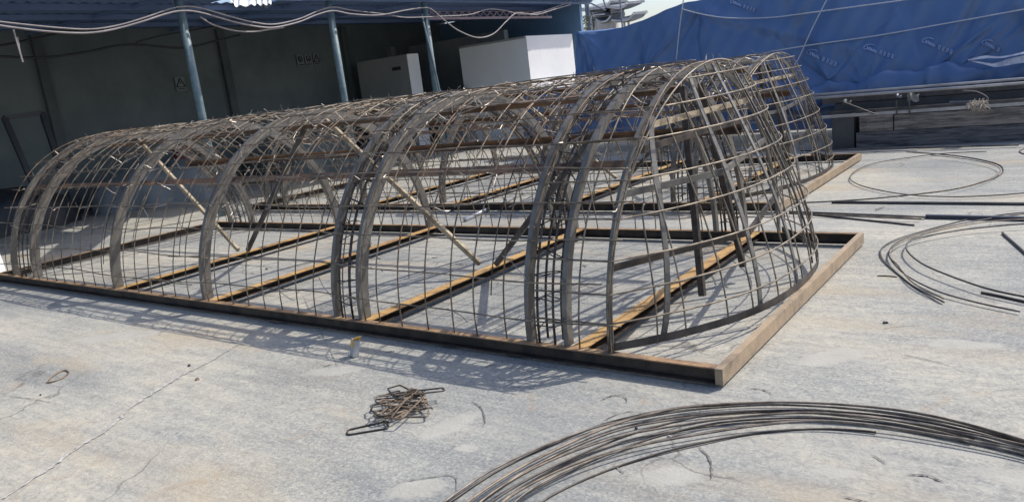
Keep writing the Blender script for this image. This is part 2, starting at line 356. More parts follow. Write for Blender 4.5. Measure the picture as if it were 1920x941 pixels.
def make_cage(label, x0, x1, y0, y1, singles, pairs, beams, xs_cap, rad=R0, seed=1, hoop=0.243, braces=()):
    rnd = random.Random(seed)
    yc = (y0+y1)/2; ky = (y1-y0)/2/rad
    root = thing('rebar_cage', label, 'rebar cage', (x1, yc, 0), 'rebar cages on the yard')
    # base frame of channels
    for y, od in ((y0, -1), (y1, -1)):
        mb = MB(); wb = MB(); channel(mb, (x0, y, ZB), (x1-0.0255, y, ZB), 0.06, 0.10, od, wb); o_ = mb.build('base_rail', M_rail, root); sub(wb.build('web', M_steel_and_shade), o_)  # web darker than the rusty top: shade of the rail side in its colour
    mb = MB(); mb.bar((x1, y0-0.03, ZB-0.05), (x1, y1+0.03, ZB-0.05), 0.046, 0.096); mb.build('end_beam', M_end, root)
    mb = MB(); wb = MB(); channel(mb, (x0-0.028, y1+0.03, ZB), (x0-0.028, y0-0.03, ZB), 0.05, 0.10, 1, wb); o_ = mb.build('end_beam', M_rail, root); sub(wb.build('web', M_steel_and_shade), o_)
    for xb in beams:
        mb = MB(); wb = MB(); channel(mb, (xb, y1-0.032, ZB-0.004), (xb, y0+0.032, ZB-0.004), 0.105, 0.068, 1, wb); o_ = mb.build('cross_beam', M_beam, root); sub(wb.build('web', M_steel_and_shade), o_)  # dark web colour stands in for shade below the orange top
    # arches: rolled channels
    def arch(x, th=0.04, dep=0.10):
        ro = rad-0.012; ri = ro-dep; mb = MB(); t = 0.007; n = 44
        def sw(xa, xb, ra, rb):
            A = arc(xa, yc, ra, 0, 180, n, ky); B = arc(xb, yc, ra, 0, 180, n, ky); C = arc(xb, yc, rb, 0, 180, n, ky); D = arc(xa, yc, rb, 0, 180, n, ky)
            mb.strip(A, B, C, D)
        sw(x+th/2-t, x+th/2, ro, ri)
        sw(x-th/2, x+th/2-t, ro, ro-t); sw(x-th/2, x+th/2-t, ri+t, ri)
        mb.build('arch', M_arch, root)
    for x in singles: arch(x, 0.022 if x == xs_cap else 0.045, 0.045 if x == xs_cap else 0.10)
    for k_, (xa, xb) in enumerate(pairs):
        arch(xa, 0.035, 0.07); arch(xb, 0.035, 0.065 if k_ == 2 else 0.105)
        xm = (xa+xb)/2
        for dx in (-0.062, 0.062):
            for rr in (rad-0.015, rad-0.115):
                MB().tube(arc(xm+dx, yc, rr, 0, 180, 40, ky), 0.0085, 6).build('ladder_bar', M_rebar_dark, root, True)
        ns = 30
        for k in range(ns):
            a = math.radians(4+172*k/(ns-1)+rnd.uniform(-1, 1)); al = rnd.uniform(-0.02, 0.02)
            P = []
            for dx, rr in ((-0.075, rad-0.003), (0.075, rad-0.003), (0.075, rad-0.128), (-0.075, rad-0.128)):
                aa = a+al*(1 if dx > 0 else -1)
                P.append((xm+dx, yc-ky*rr*math.cos(aa), ZB+rr*math.sin(aa)))
            e = Vector(P[0])+Vector((0.0, 0, 0))
            P2 = [Vector(P[3])*0.3+Vector(P[0])*0.7] + [Vector(p) for p in P] + [Vector(P[0])+Vector((0.03, 0.0, -0.02))]
            MB().tube(P2[1:]+[Vector(P[0])], 0.0045, 5).build('stirrup', M_rebar_dark, root)
    # hoops
    ax = [*singles] + [v for p in pairs for v in p]
    nh = int((xs_cap-0.05-(x0+0.35))/hoop)
    hx = []
    for k in range(nh+1):
        x = x0+0.35+k*(xs_cap-0.05-(x0+0.35))/nh
        if min(abs(x-v) for v in ax) < 0.06: x += 0.09
        hx.append(x)
        lean = rnd.uniform(-0.03, 0.03); A = arc(x, yc, rad, 0, 180, 44, ky); w1 = rnd.uniform(0, 6); w2 = rnd.uniform(0.5, 1.5)
        for i, p in enumerate(A):
            a = i/44*PI
            p.x += lean*math.sin(a)+0.018*math.sin(3*a+w1)+0.008*math.sin(7*a+w2*3); rr = 1+0.008*math.sin(4*a+w1*w2)
            p.y = yc+(p.y-yc)*rr; p.z = ZB+(p.z-ZB)*rr
        MB().tube(A, 0.0058, 6).build('hoop_bar', M_rebar_rust if rnd.random() < 0.25 else M_rebar, root, True)
    # long bars
    angs = [6+8.4*k for k in range(21)]
    for a in angs:
        a += rnd.uniform(-0.8, 0.8); ra = math.radians(a); xa = x0+0.2+rnd.uniform(-0.15, 0.1); xb = xs_cap+rnd.uniform(-0.05, 0.15)
        split = rnd.uniform(xa+3, xb-3)
        for s0, s1, off in ((xa, split+0.35, 0), (split-0.35, xb, 0.016)):
            P = []; n = 30; ph = rnd.uniform(0, 6)
            for i in range(n+1):
                x = s0+(s1-s0)*i/n; r = rad+0.012+0.009*math.sin(2.1*x+ph)+0.004*math.sin(5.7*x-ph)
                aa = ra+off/rad+0.011*math.sin(1.3*x+ph)+0.004*math.sin(4.3*x+2*ph)
                P.append((x, yc-ky*r*math.cos(aa), ZB+r*math.sin(aa)))
            MB().tube(P, 0.0055, 6).build('long_bar', M_rebar_rust if 40 < a < 140 and rnd.random() < 0.45 else M_rebar, root, True)
    # angle rails carried inside the arches
    for a in (45, 84, 135):
        ra = math.radians(a); r = rad-0.15; c = Vector((0, yc-ky*r*math.cos(ra), ZB+r*math.sin(ra)))
        rv = Vector((0, -math.cos(ra), math.sin(ra))); tv = Vector((0, math.sin(ra), math.cos(ra)))
        mb = MB(); xa = x0+0.5; xb = xs_cap-0.1
        mb.bar(Vector((xa,0,0))+c, Vector((xb,0,0))+c, 0.006, 0.065, tv)
        mb.bar(Vector((xa,0,0))+c-rv*0.03+tv*0.034, Vector((xb,0,0))+c-rv*0.03+tv*0.034, 0.055, 0.006, tv)
        mb.build('angle_rail', M_angle, root)
    # centre plane braces
    for xa, za, xb, zb, m in braces:
        mb = MB(); mb.bar((xa, yc, za), (xb, yc, zb), 0.05, 0.035, (0,1,0)); mb.build('diagonal_brace', m, root)
    # rounded end cap
    s0 = x1-xs_cap-0.02
    def surf(y, z, inset=0.0):                   # y, z relative to the centre line
        yy = y/ky
        zm = math.sqrt(max(1e-6, rad*rad-yy*yy)); u = min(1.0, max(0.0, z/zm))
        s_ = s0*(1-abs(yy/rad)**2.4)
        return Vector((xs_cap + s_*(0.2+0.8*(1-u**1.6)**1.1) - inset, yc+y, ZB+z))
    n = 28
    A = [];B = [];C = [];D = []
    for i in range(n+1):
        y = ky*rad*(-0.985+1.97*i/n); p = surf(y, 0)
        A.append(p+Vector((0,0,0.004))); B.append(p+Vector((0.006,0,0.004))); C.append(p+Vector((0.006,0,0.055))); D.append(p+Vector((0,0,0.055)))
    mb = MB(); mb.strip(A, B, C, D); mb.build('cap_base_strip', M_flat, root)
    for k in range(13):
        y = ky*rad*(-0.88+1.76*k/12)+rnd.uniform(-0.05, 0.05); zm = math.sqrt(rad*rad-(y/ky)**2)
        P = [surf(y*(1-0.10*(i/26)), zm*math.sin(PI/2*i/26)*0.995) for i in range(27)]
        MB().tube(P, 0.0058, 6).build('cap_rib', M_rebar, root, True)
    P = [surf(-ky*rad*0.999*math.cos(PI*i/40), rad*math.sin(PI*i/40)) for i in range(41)]
    MB().tube(P, 0.0065, 6).build('cap_hoop', M_rebar, root, True)
    for z in (0.17, 0.36, 0.57, 0.80, 1.03, 1.25, 1.45, 1.58):
        z += rnd.uniform(-0.02, 0.02); ym = ky*math.sqrt(rad*rad-z*z); tilt = rnd.uniform(-0.05, 0.05); bul = rnd.uniform(0.0, 0.05)
        P = []
        for i in range(33):
            y = ym*math.sin((-1+2*i/32)*PI/2*0.98); p = surf(y, z+tilt*y/rad*0.5); p.x += 0.011; p.x += bul*math.exp(-((y/rad-0.45)/0.35)**2); P.append(p)
        P = [P[0]+Vector((-0.6, -0.012, 0))] + P + [P[-1]+Vector((-0.5, 0.012, 0))]
        MB().tube(P, 0.0062, 6).build('cap_hoop', M_rebar, root, True)
    def flat(path, w, t, m, nm):
        # flat bar along a path, wide face to the outside
        A=[];B=[];C=[];D=[]
        for i, p in enumerate(path):
            tg = (path[min(i+1,len(path)-1)]-path[max(i-1,0)]).normalized()
            nv = Vector((1.0, (p.y-yc)*0.35, 0.35)).normalized(); nv = (nv-tg*nv.dot(tg)).normalized(); sv = tg.cross(nv)
            A.append(p+sv*w/2+nv*t/2); B.append(p-sv*w/2+nv*t/2); C.append(p-sv*w/2-nv*t/2); D.append(p+sv*w/2-nv*t/2)
        mb = MB(); mb.strip(A,B,C,D); mb.build(nm, m, root)
    for yb, yt, m in ((-1.38, -0.95, M_arch), (-0.62, -0.40, M_arch), (0.0, 0.0, M_arch), (0.62, 0.4, M_flat), (1.15, 0.75, M_arch)):
        yb *= ky; yt *= ky; P = []
        for i in range(15):
            u = i/14; y = yb+(yt-yb)*u; zm = math.sqrt(rad*rad-(y/ky)**2); P.append(surf(y, zm*math.sin(PI/2*u)*0.985, 0.045))
        flat(P, 0.04, 0.012, m, 'cap_strut')
    for z, m, k0, k1 in ((0.50, M_steel_and_shade, -0.95, 0.8), (0.93, M_arch, -0.95, 0.93), (1.32, M_brace, -0.9, 0.9), (1.18, M_steel_and_shade, -0.92, 0.8)):
        ym = ky*math.sqrt(rad*rad-z*z); ys = [k0*ym, -0.35*ym if z > 0.9 else -0.3*ym, k1*ym] if z < 1.1 else [k0*ym, k1*ym]
        P = [surf(y, z, 0.09) for y in ys]
        mb = MB()
        for a, b in zip(P, P[1:]): mb.bar(a, b, 0.025, 0.042)
        mb.build('cap_tie', m, root)
    # internal posts below the ridge at the capped end
    for dy in (-0.45, 0.4):
        mb = MB(); mb.bar((xs_cap-0.06, yc+dy*0.4, ZB+1.52), (xs_cap+0.1, yc+dy, ZB+0.003), 0.045, 0.045, (1,0,0)); mb.build('inner_post', M_steel_and_shade, root)
    # wire ends at the bar crossings
    tw = MB()
    for x in hx + ax:
        for a in angs:
            if rnd.random() < (0.75 if 30 < a < 150 else 0.25):
                ra = math.radians(a); r = rad+0.01
                p = Vector((x+rnd.uniform(-0.02,0.02), yc-ky*r*math.cos(ra), ZB+r*math.sin(ra)))
                out = Vector((0, -math.cos(ra), math.sin(ra)))
                sg = 1 if rnd.random() < 0.45 else -1
                L = rnd.uniform(0.02, 0.055) if sg > 0 else rnd.uniform(0.05, 0.16)
                d = (out*sg*rnd.uniform(0.2, 1) + Vector((rnd.uniform(-1,1), rnd.uniform(-.8,.8), rnd.uniform(-.8,.8)))*0.9).normalized()
                q = p+d*L; q2 = q+(d+Vector((rnd.uniform(-1,1), rnd.uniform(-1,1), rnd.uniform(-1,1)))*0.9).normalized()*L*0.5
                tw.tube([p-d*0.01, q, q2], 0.0026 if L < 0.09 else 0.0036, 4)
    tag(tw.build('tie_wire', M_wire, root), kind='stuff')
    # second light hoops tied inside the shell, partly slipped
    for k in range(16):
        x = x0+0.6+(xs_cap-x0-1.0)*(k+rnd.random())/16; a0 = rnd.uniform(5, 60); a1 = rnd.uniform(110, 172); ln = rnd.uniform(-0.25, 0.25)
        A = arc(x, yc, rad-rnd.uniform(0.01, 0.05), a0, a1, 26, ky)
        for i, p in enumerate(A): p.x += ln*(i/26-0.5)
        MB().tube(A, 0.0042, 6).build('inner_hoop', rnd.choice([M_rebar, M_rebar_rust, M_rebar_dark]), root, True)
    # loose bent off-cuts caught in the upper shell
    for k in range(98):
        x = rnd.uniform(x0+0.8, xs_cap-0.2); a = math.radians(rnd.uniform(35, 145)); r = rad-rnd.uniform(0.0, 0.12)
        p = Vector((x, yc-ky*r*math.cos(a), ZB+r*math.sin(a))); a2 = a+rnd.uniform(-0.22, 0.22); r2 = rad-rnd.uniform(0.0, 0.14)
        q = Vector((x+rnd.uniform(-0.35, 0.35), yc-ky*r2*math.cos(a2), ZB+r2*math.sin(a2)))
        h = q+Vector((rnd.uniform(-.04,.04), rnd.uniform(-.04,.04), rnd.uniform(-0.05,0.05)))
        MB().tube([p, q, h], 0.0045, 5).build('stiffening_rod', rnd.choice([M_rebar, M_rebar_rust, M_wire]), root)
    return root

make_cage('front rebar cage of curved hoops on a rusty base frame, nearest the camera',
          -11.91, -1.62, 3.87, 7.24, [-8.66, -6.87, -2.34], [(-11.38, -10.76), (-4.92, -4.62), (-2.96, -2.66)],
          [-8.62, -6.78, -4.58, -2.58], -2.34, R0-0.005, 3,
          braces=[(-10.62, 1.66, -8.75, 0.14, M_brace), (-6.62, 1.66, -4.72, 0.14, M_brace), (-4.52, 0.14, -3.0, 1.6, M_flat), (-8.55, 0.14, -7.0, 1.6, M_flat)])
make_cage('rear rebar cage of curved hoops, behind the front one and nearer the blue tarpaulin',
          -13.0, -2.81, 8.72, 12.62, [-9.85, -8.05, -3.5], [(-12.55, -12.0), (-6.15, -5.85), (-4.15, -3.85)],
          [-9.7, -7.85, -5.75, -3.8], -3.5, 1.66, 9,
          braces=[(-7.8, 1.62, -6.0, 0.14, M_brace), (-5.8, 0.14, -4.2, 1.6, M_flat)])

# ------------------------------------------------------------------ shed on the left
EX, EZ = -12.8, 4.10; WX = -19.5; SY0, SY1 = -2.0, 22.8
shed = thing('open_shed', 'long open fronted shed with blue sheet roof and dark back wall, on the left', 'shed', (-16, 10, 0))
def roofz(x): return EZ + (EX-x)*0.03
def roof_mesh(y0, y1, xa, xb, ny):
    mb = MB()
    def fn(u, v):
        y = y0+(y1-y0)*u; x = xa+(xb-xa)*v
        return (x, y, roofz(x)+0.02*math.sin(y*2*PI/0.24))
    return mb.grid(fn, ny, 4)
HY0, HY1, HX = 9.0, 11.6, -15.6        # missing roof sheet
mb = MB()
mb = roof_mesh(SY0, HY0, EX, WX-0.3, 260)
t = roof_mesh(HY1, SY1, EX, WX-0.3, 280); mb.add(t.v, t.f)
t = roof_mesh(HY0, HY1, HX, WX-0.3, 28); mb.add(t.v, t.f)
def torn_edge(u):
    y = HY0+(HY1-HY0)*u
    return y
for u0, u1 in ((0, 1),):
    n_ = 60; lim = []
    for i in range(n_+1):
        y = HY0+(HY1-HY0)*i/n_
        lim.append(-14.15-0.45*math.exp(-((y-10.0)/0.75)**2) if 9.7 < y < 11.0 else -12.8)
    vs = []; fs = []
    for i in range(n_+1):
        y = HY0+(HY1-HY0)*i/n_
        for j in range(5):
            x = lim[i]+(HX-lim[i])*j/4; vs.append((x, y, roofz(x)+0.02*math.sin(y*2*PI/0.24)))
    for i in range(n_):
        for j in range(4): fs.append((i*5+j, i*5+j+1, i*5+6+j, i*5+5+j))
    mb.add(vs, fs)
mb.build('roof', M_roof, shed)
# torn pale sheet filling the gap
def tornx(y):
    return None
tl_ = [(415,-60),(425,-3),(436,4),(441,13),(452,17),(470,15),(480,8),(488,13),(497,18),(505,17),(510,2),(514,-60)]
P = [G(px, py, roofz(-14.3)-0.06) for px, py in tl_]
def tornpt(u, v):
    # white corrugated sheet with a ragged lower edge
    k = 1+u*(len(P)-3); i_ = min(int(k), len(P)-3); q = P[i_]*(1-(k-i_))+P[i_+1]*(k-i_); top = G(425+u*88, -60, roofz(-13)-0.06)
    w = top*(1-v)+q*v; return (w.x, w.y, w.z+0.02*math.sin(u*44))
mb = MB(); mb.grid(tornpt, 90, 8); mb.build('roof_light', M_trans, shed)
# cover boards closing the gap round the torn sheet
mb = MB(); mb.box((WX-0.1, (SY0+SY1)/2, 2.15), (0.18, SY1-SY0, 4.3)); mb.build('back_wall', M_wall, shed)
mb = MB(); mb.box(((WX-13.4)/2, SY1-0.3, 2.12), (abs(WX+13.4), 0.15, 4.2)); mb.build('end_wall', M_bluewall, shed)
for y in (3.0, 8.3, 13.1, 17.6): 
    mb = MB(); mb.box((WX+0.06, y, 2.1), (0.12, 0.22, 4.2)); mb.build('wall_column', M_wallc, shed)
for x in (-14.8, -16.4, -18.0):
    mb = MB(); mb.bar((x, SY0, roofz(x)-0.07), (x, SY1, roofz(x)-0.07), 0.06, 0.1); mb.build('purlin', M_roof, shed)
mb = MB(); mb.bar((-13.2, SY0, 4.02), (-13.2, SY1, 4.02), 0.06, 0.06); mb.build('eave_beam', M_roof, shed)
mb = MB(); mb.bar((-13.2, 14.7, 3.60), (-13.2, 20.4, 3.60), 0.05, 0.06); mb.bar((-13.2, 14.7, 3.77), (-13.2, 20.4, 3.77), 0.05, 0.01)
for k in range(18):
    y = 14.8+k*0.3; mb.bar((-13.2, y, 3.63), (-13.2, y+0.15, 3.765), 0.02, 0.02); mb.bar((-13.2, y+0.15, 3.765), (-13.2, y+0.3, 3.63), 0.02, 0.02)
mb.build('truss', M_truss, shed)
for px, py in [(340, 28), (620, 28), (797, 25)]:
    y = onX(px, py, -13.2).y; zt = 3.98
    mb = MB(); mb.tube([(-13.2, y, 0.0), (-13.2, y, zt)], 0.075, 16); mb.build('pole', M_pole, shed, True)
    mb = MB(); mb.bar((-13.2, y, 4.03), (WX, y, 4.22), 0.05, 0.06); mb.build('rafter', M_roof, shed)

def cable(name, pix, x, r, m, label):
    P = smooth_path([onX(px, py, x) for px, py in pix], 8)
    o = MB().tube(P, r, 7).build(name, m, None, True); return tag(o, label, 'cable')
cp = [(-80,38),(-30,44),(40,54),(110,61),(170,62),(220,54),(270,40),(310,27),(340,21),(375,24),(440,42),(480,50),(515,52),(560,42),(595,28),(625,21),(660,27),(710,29),(760,20),(795,15),(810,19),(835,40),(860,58),(895,71),(925,64),(950,40),(970,25),(1005,28),(1040,18),(1070,9)]
cable('hanging_cable', cp, -12.95, 0.017, M_cable, 'pale cable looping lowest along the shed eave from pole to pole')
cp2 = [(x, y-7-1.5*math.sin(x*0.02)) for x, y in cp[:16]] + [(660,20),(720,27),(755,33),(790,33),(830,31),(880,28),(915,18),(945,20),(975,27),(1010,24),(1070,4)]
cable('hanging_cable', cp2, -12.99, 0.015, M_cable, 'pinkish grey cable draped just above the lowest pale cable under the eave')
cable('hanging_cable', [(375,32),(400,47),(440,58),(475,60),(505,56),(532,52)], -13.05, 0.016, M_cable, 'short slack grey cable between the first two shed poles')
cable('hanging_cable', [(-60,92),(0,86),(60,74),(110,63),(180,55)], -16.5, 0.022, M_cable_d, 'dark cable rising across the upper left of the shed wall')
cable('hanging_cable', [(-60,104),(0,106),(80,108),(160,98),(240,84),(330,90),(370,86),(410,76),(450,66)], -16.4, 0.024, M_cable_d, 'long dark cable sagging low across the shed wall')
cable('hanging_cable', [(255,80),(300,68),(345,60),(400,50)], -16.3, 0.018, M_cable_d, 'short dark cable climbing behind the leftmost shed pole')
mb = MB(); mb.bar(onX(25,56,-13.0), onX(43,117,-13.0), 0.02, 0.02); mb.bar(onX(33,70,-13.03), onX(40,112,-13.03), 0.014, 0.014)
tag(mb.build('hanging_conduit', M_cable), 'pale thin conduit hanging from the cables at the far left', 'conduit')

P = [onX(px, py, -13.05) for px, py in ((790,27),(803,80),(815,130),(824,170))]; P.append(Vector((P[-1].x, P[-1].y+0.12, 0.0)))
tag(MB().tube(P, 0.025, 8).build('slanted_pipe', M_pole, None, True), 'slim pale pipe slanting down in front of the rightmost shed pole', 'pipe')
# signs on the back wall
def sign(px, py, w, h, label, kind):
    p = onX(px, py, WX+0.02); t = thing('wall_sign', label, 'sign', p, 'signs on the shed wall')
    mb = MB(); mb.box(p+Vector((0.005,0,0)), (0.02, w, h)); mb.build('board', M_sign, t)
    mb = MB()
    if kind == 'tri':
        A = [p+Vector((0.022, math.sin(a)*h*0.4, math.cos(a)*h*0.4)) for a in (0, 2*PI/3, 4*PI/3)]
        for a, b in zip(A, A[1:]+A[:1]): mb.tube([a, b], h*0.045, 5)
        mb.bar(p+Vector((0.022,0,-0.03*h)), p+Vector((0.022,0,0.16*h)), h*0.06, 0.01, (1,0,0))
    else:
        q = p+Vector((0.02, 0, h*0.12)); n = 20
        for k in range(n):
            a = 2*PI*k/n
        ring = [q+Vector((0, math.cos(2*PI*k/n)*w*0.28, math.sin(2*PI*k/n)*w*0.28)) for k in range(n)]
        mb.tube(ring, w*0.06, 5, True)
        mb.box(q+Vector((0.002,0,-0.02)), (0.012, w*0.2, w*0.22)); 
        if kind == 'helmet': mb.box(q+Vector((0.002,0,w*0.1)), (0.012, w*0.3, w*0.07))
    mb.build('pictogram', M_black, t)
    mb = MB(); mb.box(p+Vector((0.02,0,-h*0.36)), (0.012, w*0.7, h*0.09)); mb.build('caption_bar', M_black, t)
sign(563, 114, 0.27, 0.36, 'small wall sign with ring pictogram, leftmost of three on the shed wall', 'helmet')
sign(578, 113, 0.27, 0.36, 'small wall sign with ring pictogram, middle one of the row of three', 'ring')
sign(593, 112, 0.25, 0.36, 'small wall sign with triangle pictogram, at the right end of the row', 'tri')
sign(338, 158, 0.28, 0.36, 'lone warning sign with triangle on the dark wall beside the leftmost pole', 'tri')

# leaning frame and dark things along the wall
t = thing('empty_gate', 'black empty rectangular gate frame leaning in the shed at the far left', 'gate', onX(40, 300, -17.0))
a = onX(8, 221, -17.2); b = onX(79, 212, -17.2); c = onX(125, 350, -16.5); d = onX(72, 368, -16.5)
for nm, p, q in (('top_bar', a, b), ('side_bar', b, c), ('side_bar', a, d), ('bottom_bar', d, c)):
    mb = MB(); mb.bar(p, q, 0.1, 0.08, (1,0,0)); mb.build(nm, M_black, t)
def lump(name, label, cat, loc, dims, m, seed, group=None):
    r = random.Random(seed); ph = [r.uniform(0, 6) for _ in range(6)]; mb = MB(); nu, nv = 36, 14
    def fn(u, v):
        th = 2*PI*u; f = v*PI/2
        k = 1+0.13*math.sin(3*th+ph[0])+0.08*math.sin(7*th+ph[1]+3*v)+0.06*math.sin(11*th+ph[2])
        sq = math.cos(f)**0.55; 
        return (loc[0]+dims[0]/2*sq*math.cos(th)*k, loc[1]+dims[1]/2*sq*math.sin(th)*k, dims[2]*math.sin(f)**0.8*(1+0.1*math.sin(5*th+ph[3])))
    mb.grid(fn, nu, nv); return tag(mb.build(name, m, None, True), label, cat, group)
lump('covered_heap', 'low dark covered heap against the shed wall behind the leaning gate frame', 'heap', (-18.2, 6.3, 0), (1.6, 2.6, 0.85), M_black, 2)
lump('covered_heap', 'dark heap on the shed floor behind the left end of the cages', 'heap', (-18.0, 10.0, 0), (2.2, 3.2, 0.92), M_panel_d, 4)
lump('covered_heap', 'greenish dark heap on the shed floor beside the second pole', 'heap', (-17.4, 13.9, 0), (1.6, 2.4, 1.2), M_wall, 5)
mb = MB(); mb.tube([(-17.6,10.2,0.9),(-17.6,10.2,0.93),(-17.6,10.2,1.2),(-17.6,10.2,1.45),(-17.6,10.2,1.48)], [0.2,0.22,0.21,0.22,0.19], 20)
tag(mb.build('drum', M_maroon, None, False), 'maroon drum on the dark heap in the shed behind the front cage', 'drum')
p = onX(-16, 420, -12.6)
lump('white_sack', 'white bulging sack at the far left edge behind the front cage', 'sack', (p.x-0.33, p.y-0.12, 0), (0.40, 0.48, 0.62), M_box, 8)

# panels and boxes in the shed
def slab_thing(name, label, cat, x0, x1, y0, y1, z1, m, m2=None, slots=True, lean=0):
    t = thing(name, label, cat, ((x0+x1)/2, (y0+y1)/2, 0), 'panels stored in the shed')
    mb = MB(); mb.box(((x0+x1)/2, (y0+y1)/2, z1/2), (x1-x0, y1-y0, z1)); mb.build('panel', m, t)
    mb = MB(); mb.box((x1+0.012, (y0+y1)/2, z1/2), (0.02, y1-y0, z1)); mb.build('edge_trim', m2 or m, t)
    if slots:
        mb = MB(); mb.box((x1-0.22*(x1-x0), y0-0.01, z1-0.38), (0.36, 0.015, 0.10)); mb.build('handle_slot', M_black, t)
    return t
a = onY(668, 116, 17.6); b = onY(762, 104, 17.6)
slab_thing('storage_panel', 'grey upright panel with pale edge, standing left of the third pole', 'panel', a.x, b.x, 17.6, 18.1, (a.z+b.z)/2, M_panel, M_box)
a = onY(668, 100, 19.5); b = onY(720, 90, 19.5)
slab_thing('storage_panel', 'dark panel peeking out above the grey panel left of the third pole', 'panel', a.x, b.x+0.3, 19.5, 19.7, a.z, M_panel_d, None, False)
a = onY(760, 86, 20.6); b = onY(944, 60, 20.6)
slab_thing('storage_panel', 'tall dark grey panel standing behind the third pole and the pale box', 'panel', a.x, b.x, 20.6, 20.8, (a.z+b.z)/2, M_panel_d, M_panel, False)
cx1 = -13.5
p1 = onX(985, 68, cx1); a = onY(860, 86, p1.y)
bx = thing('pale_cabin', 'big pale box with sunlit white side, between the shed panels and blue tarpaulin', 'box', ((a.x+cx1)/2, p1.y+1.5, 0))
mb = MB(); mb.box(((a.x+cx1)/2, p1.y+1.3, p1.z/2), (cx1-a.x, 2.6, p1.z)); mb.build('body', M_box, bx)
mb = MB(); mb.box((cx1+0.012, p1.y+1.3, p1.z/2), (0.02, 2.6, p1.z-0.01)); mb.build('side_panel', M_white, bx)
mb = MB(); mb.box((cx1+0.4, p1.y+1.3, 1.55/2), (0.75, 2.4, 1.55)); mb.build('step_block', M_white, bx)
mb = MB(); mb.box(((a.x+cx1)/2, p1.y-0.02, p1.z-0.03), (cx1-a.x-0.002, 0.035, 0.06)); mb.build('top_trim', M_panel, bx)
mb = MB(); mb.box((a.x-0.15, p1.y-0.3, 0.9), (0.9, 0.5, 1.8)); 
tag(mb.build('small_crate', M_panel), 'low grey crate top showing left of the pale box above the cage', 'crate')

# ------------------------------------------------------------------ blue tarpaulin heap
CREASE = []
_r = random.Random(21)
for (cx, cz, a0, a1, n_) in ((-6.45,2.75,-2.4,-0.3,5), (-9.35,2.7,-1.5,-0.2,6), (-3.95,1.15,0.3,2.4,6), (-2.2,1.1,0.5,2.2,7), (-1.7,1.15,0.2,1.6,5), (-0.2,2.3,-2.7,-1.6,6), (-5.0,3.6,-2.0,-0.6,6), (-3.2,1.05,0.4,2.6,5), (-7.6,1.75,0.6,2.5,5), (1.0,1.2,0.5,2.4,4)):
    for k in range(n_):
        CREASE.append((cx+_r.uniform(-.06,.06), cz+_r.uniform(-.06,.06), a0+(a1-a0)*(k+_r.random())/n_, _r.uniform(0.025, 0.07), _r.choice([-1, 1, 1])*_r.uniform(0.015, 0.05), _r.uniform(0.6, 2.2)))
def fold(x, z, k=1.0):
    f = 0.0
    for (cx, cz, ang, wid, amp) in ((-6.5,2.9,-0.9,0.25,0.05),(-6.3,2.9,-1.25,0.18,0.04),(-6.2,2.9,-1.9,0.22,0.05),(-6.3,2.7,-0.35,0.12,0.07),
                                     (-5.0,2.6,1.0,0.16,0.07),(-4.6,2.3,0.9,0.12,0.06),(-2.2,1.6,1.0,0.14,0.10),(-1.9,1.7,1.15,0.1,0.08),(-0.9,2.0,-0.9,0.18,0.12),
                                     (-8.9,2.3,-1.05,0.15,0.07),(-9.0,2.2,-1.3,0.12,0.05),(-7.4,2.0,-1.1,0.2,0.05),(0.4,1.8,-0.7,0.2,0.12)):
        dx, dz = x-cx, z-cz; t_ = dx*math.cos(ang)+dz*math.sin(ang); s_ = -dx*math.sin(ang)+dz*math.cos(ang)
        f += amp*math.exp(-(s_/wid)**2)*(1/(1+math.exp(-3*t_)))*math.exp(-max(0, t_)/2.0)
    for (cx, cz, ang, wid, amp, ln) in CREASE:
        dx, dz = x-cx, z-cz; t_ = dx*math.cos(ang)+dz*math.sin(ang)
        if -0.1 < t_ < ln:
            s_ = -dx*math.sin(ang)+dz*math.cos(ang)+0.05*math.sin(3*t_+cx)
            w_ = wid*(0.5+t_/ln)
            if abs(s_) < w_*5: f += amp*math.exp(-abs(s_)/w_)*min(1, (t_+0.1)*5)*(1-t_/ln)
    f += 0.03*math.sin(2.1*x+1.3*z)+0.018*math.sin(5.3*x-2.2*z+1)+0.012*math.sin(9.1*x+4*z)+0.008*math.sin(17*x-9*z)
    return f*1.55*k
def yfront(x, z): return 15.15+0.28*(z-1.0)-fold(x, z)
def topz(x):
    pts = [(-9.45,2.76),(-8.8,2.70),(-8.3,2.71),(-7.8,2.79),(-7.2,2.93),(-6.8,3.0),(-6.55,3.0),(-6.2,3.02),(-5,2.81),(-3,2.50),(-1,2.18),(1,1.9),(5,1.6)]
    for (x0, z0), (x1, z1) in zip(pts, pts[1:]):
        if x0 <= x <= x1: return z0+(z1-z0)*(x-x0)/(x1-x0)
    return pts[0][1] if x < pts[0][0] else pts[-1][1]
def hemz(x):
    pts = [(-9.6,1.84),(-8.0,1.75),(-6.5,1.45),(-5.2,1.15),(-4.2,1.05),(-3.6,1.10),(-3.2,1.03),(-2.4,1.10),(-1.8,1.12),(-0.9,1.15),(1,1.15),(5,1.1)]
    for (x0, z0), (x1, z1) in zip(pts, pts[1:]):
        if x0 <= x <= x1: return z0+(z1-z0)*(x-x0)/(x1-x0)
    return 1.1
XL, XR = -9.45, 4.5
tarp = thing('blue_tarpaulin', 'large blue tarpaulin roped over a tall heap behind the cages', 'tarpaulin', (-3, 15.5, 0))
mb = MB()
def tf(u, v):
    x = XL+(XR-XL)*u; zt = topz(x); zh = hemz(x)
    if v < 0.72:
        zh -= 0.40; z = zh+(zt-zh)*(v/0.72); return (x, yfront(x, z), z)
    w = (v-0.72)/0.28
    return (x+0.05*math.sin(2*w), yfront(x, zt)+0.05+w*3.2, zt+0.10*math.sin(w*PI)-w*w*0.9+0.03*math.sin(7*x+5*w)*math.sin(w*PI))
mb.grid(tf, 560, 110)
mb.build('sheet', M_tarp, tarp, True)
mb = MB()                                          # the left return side
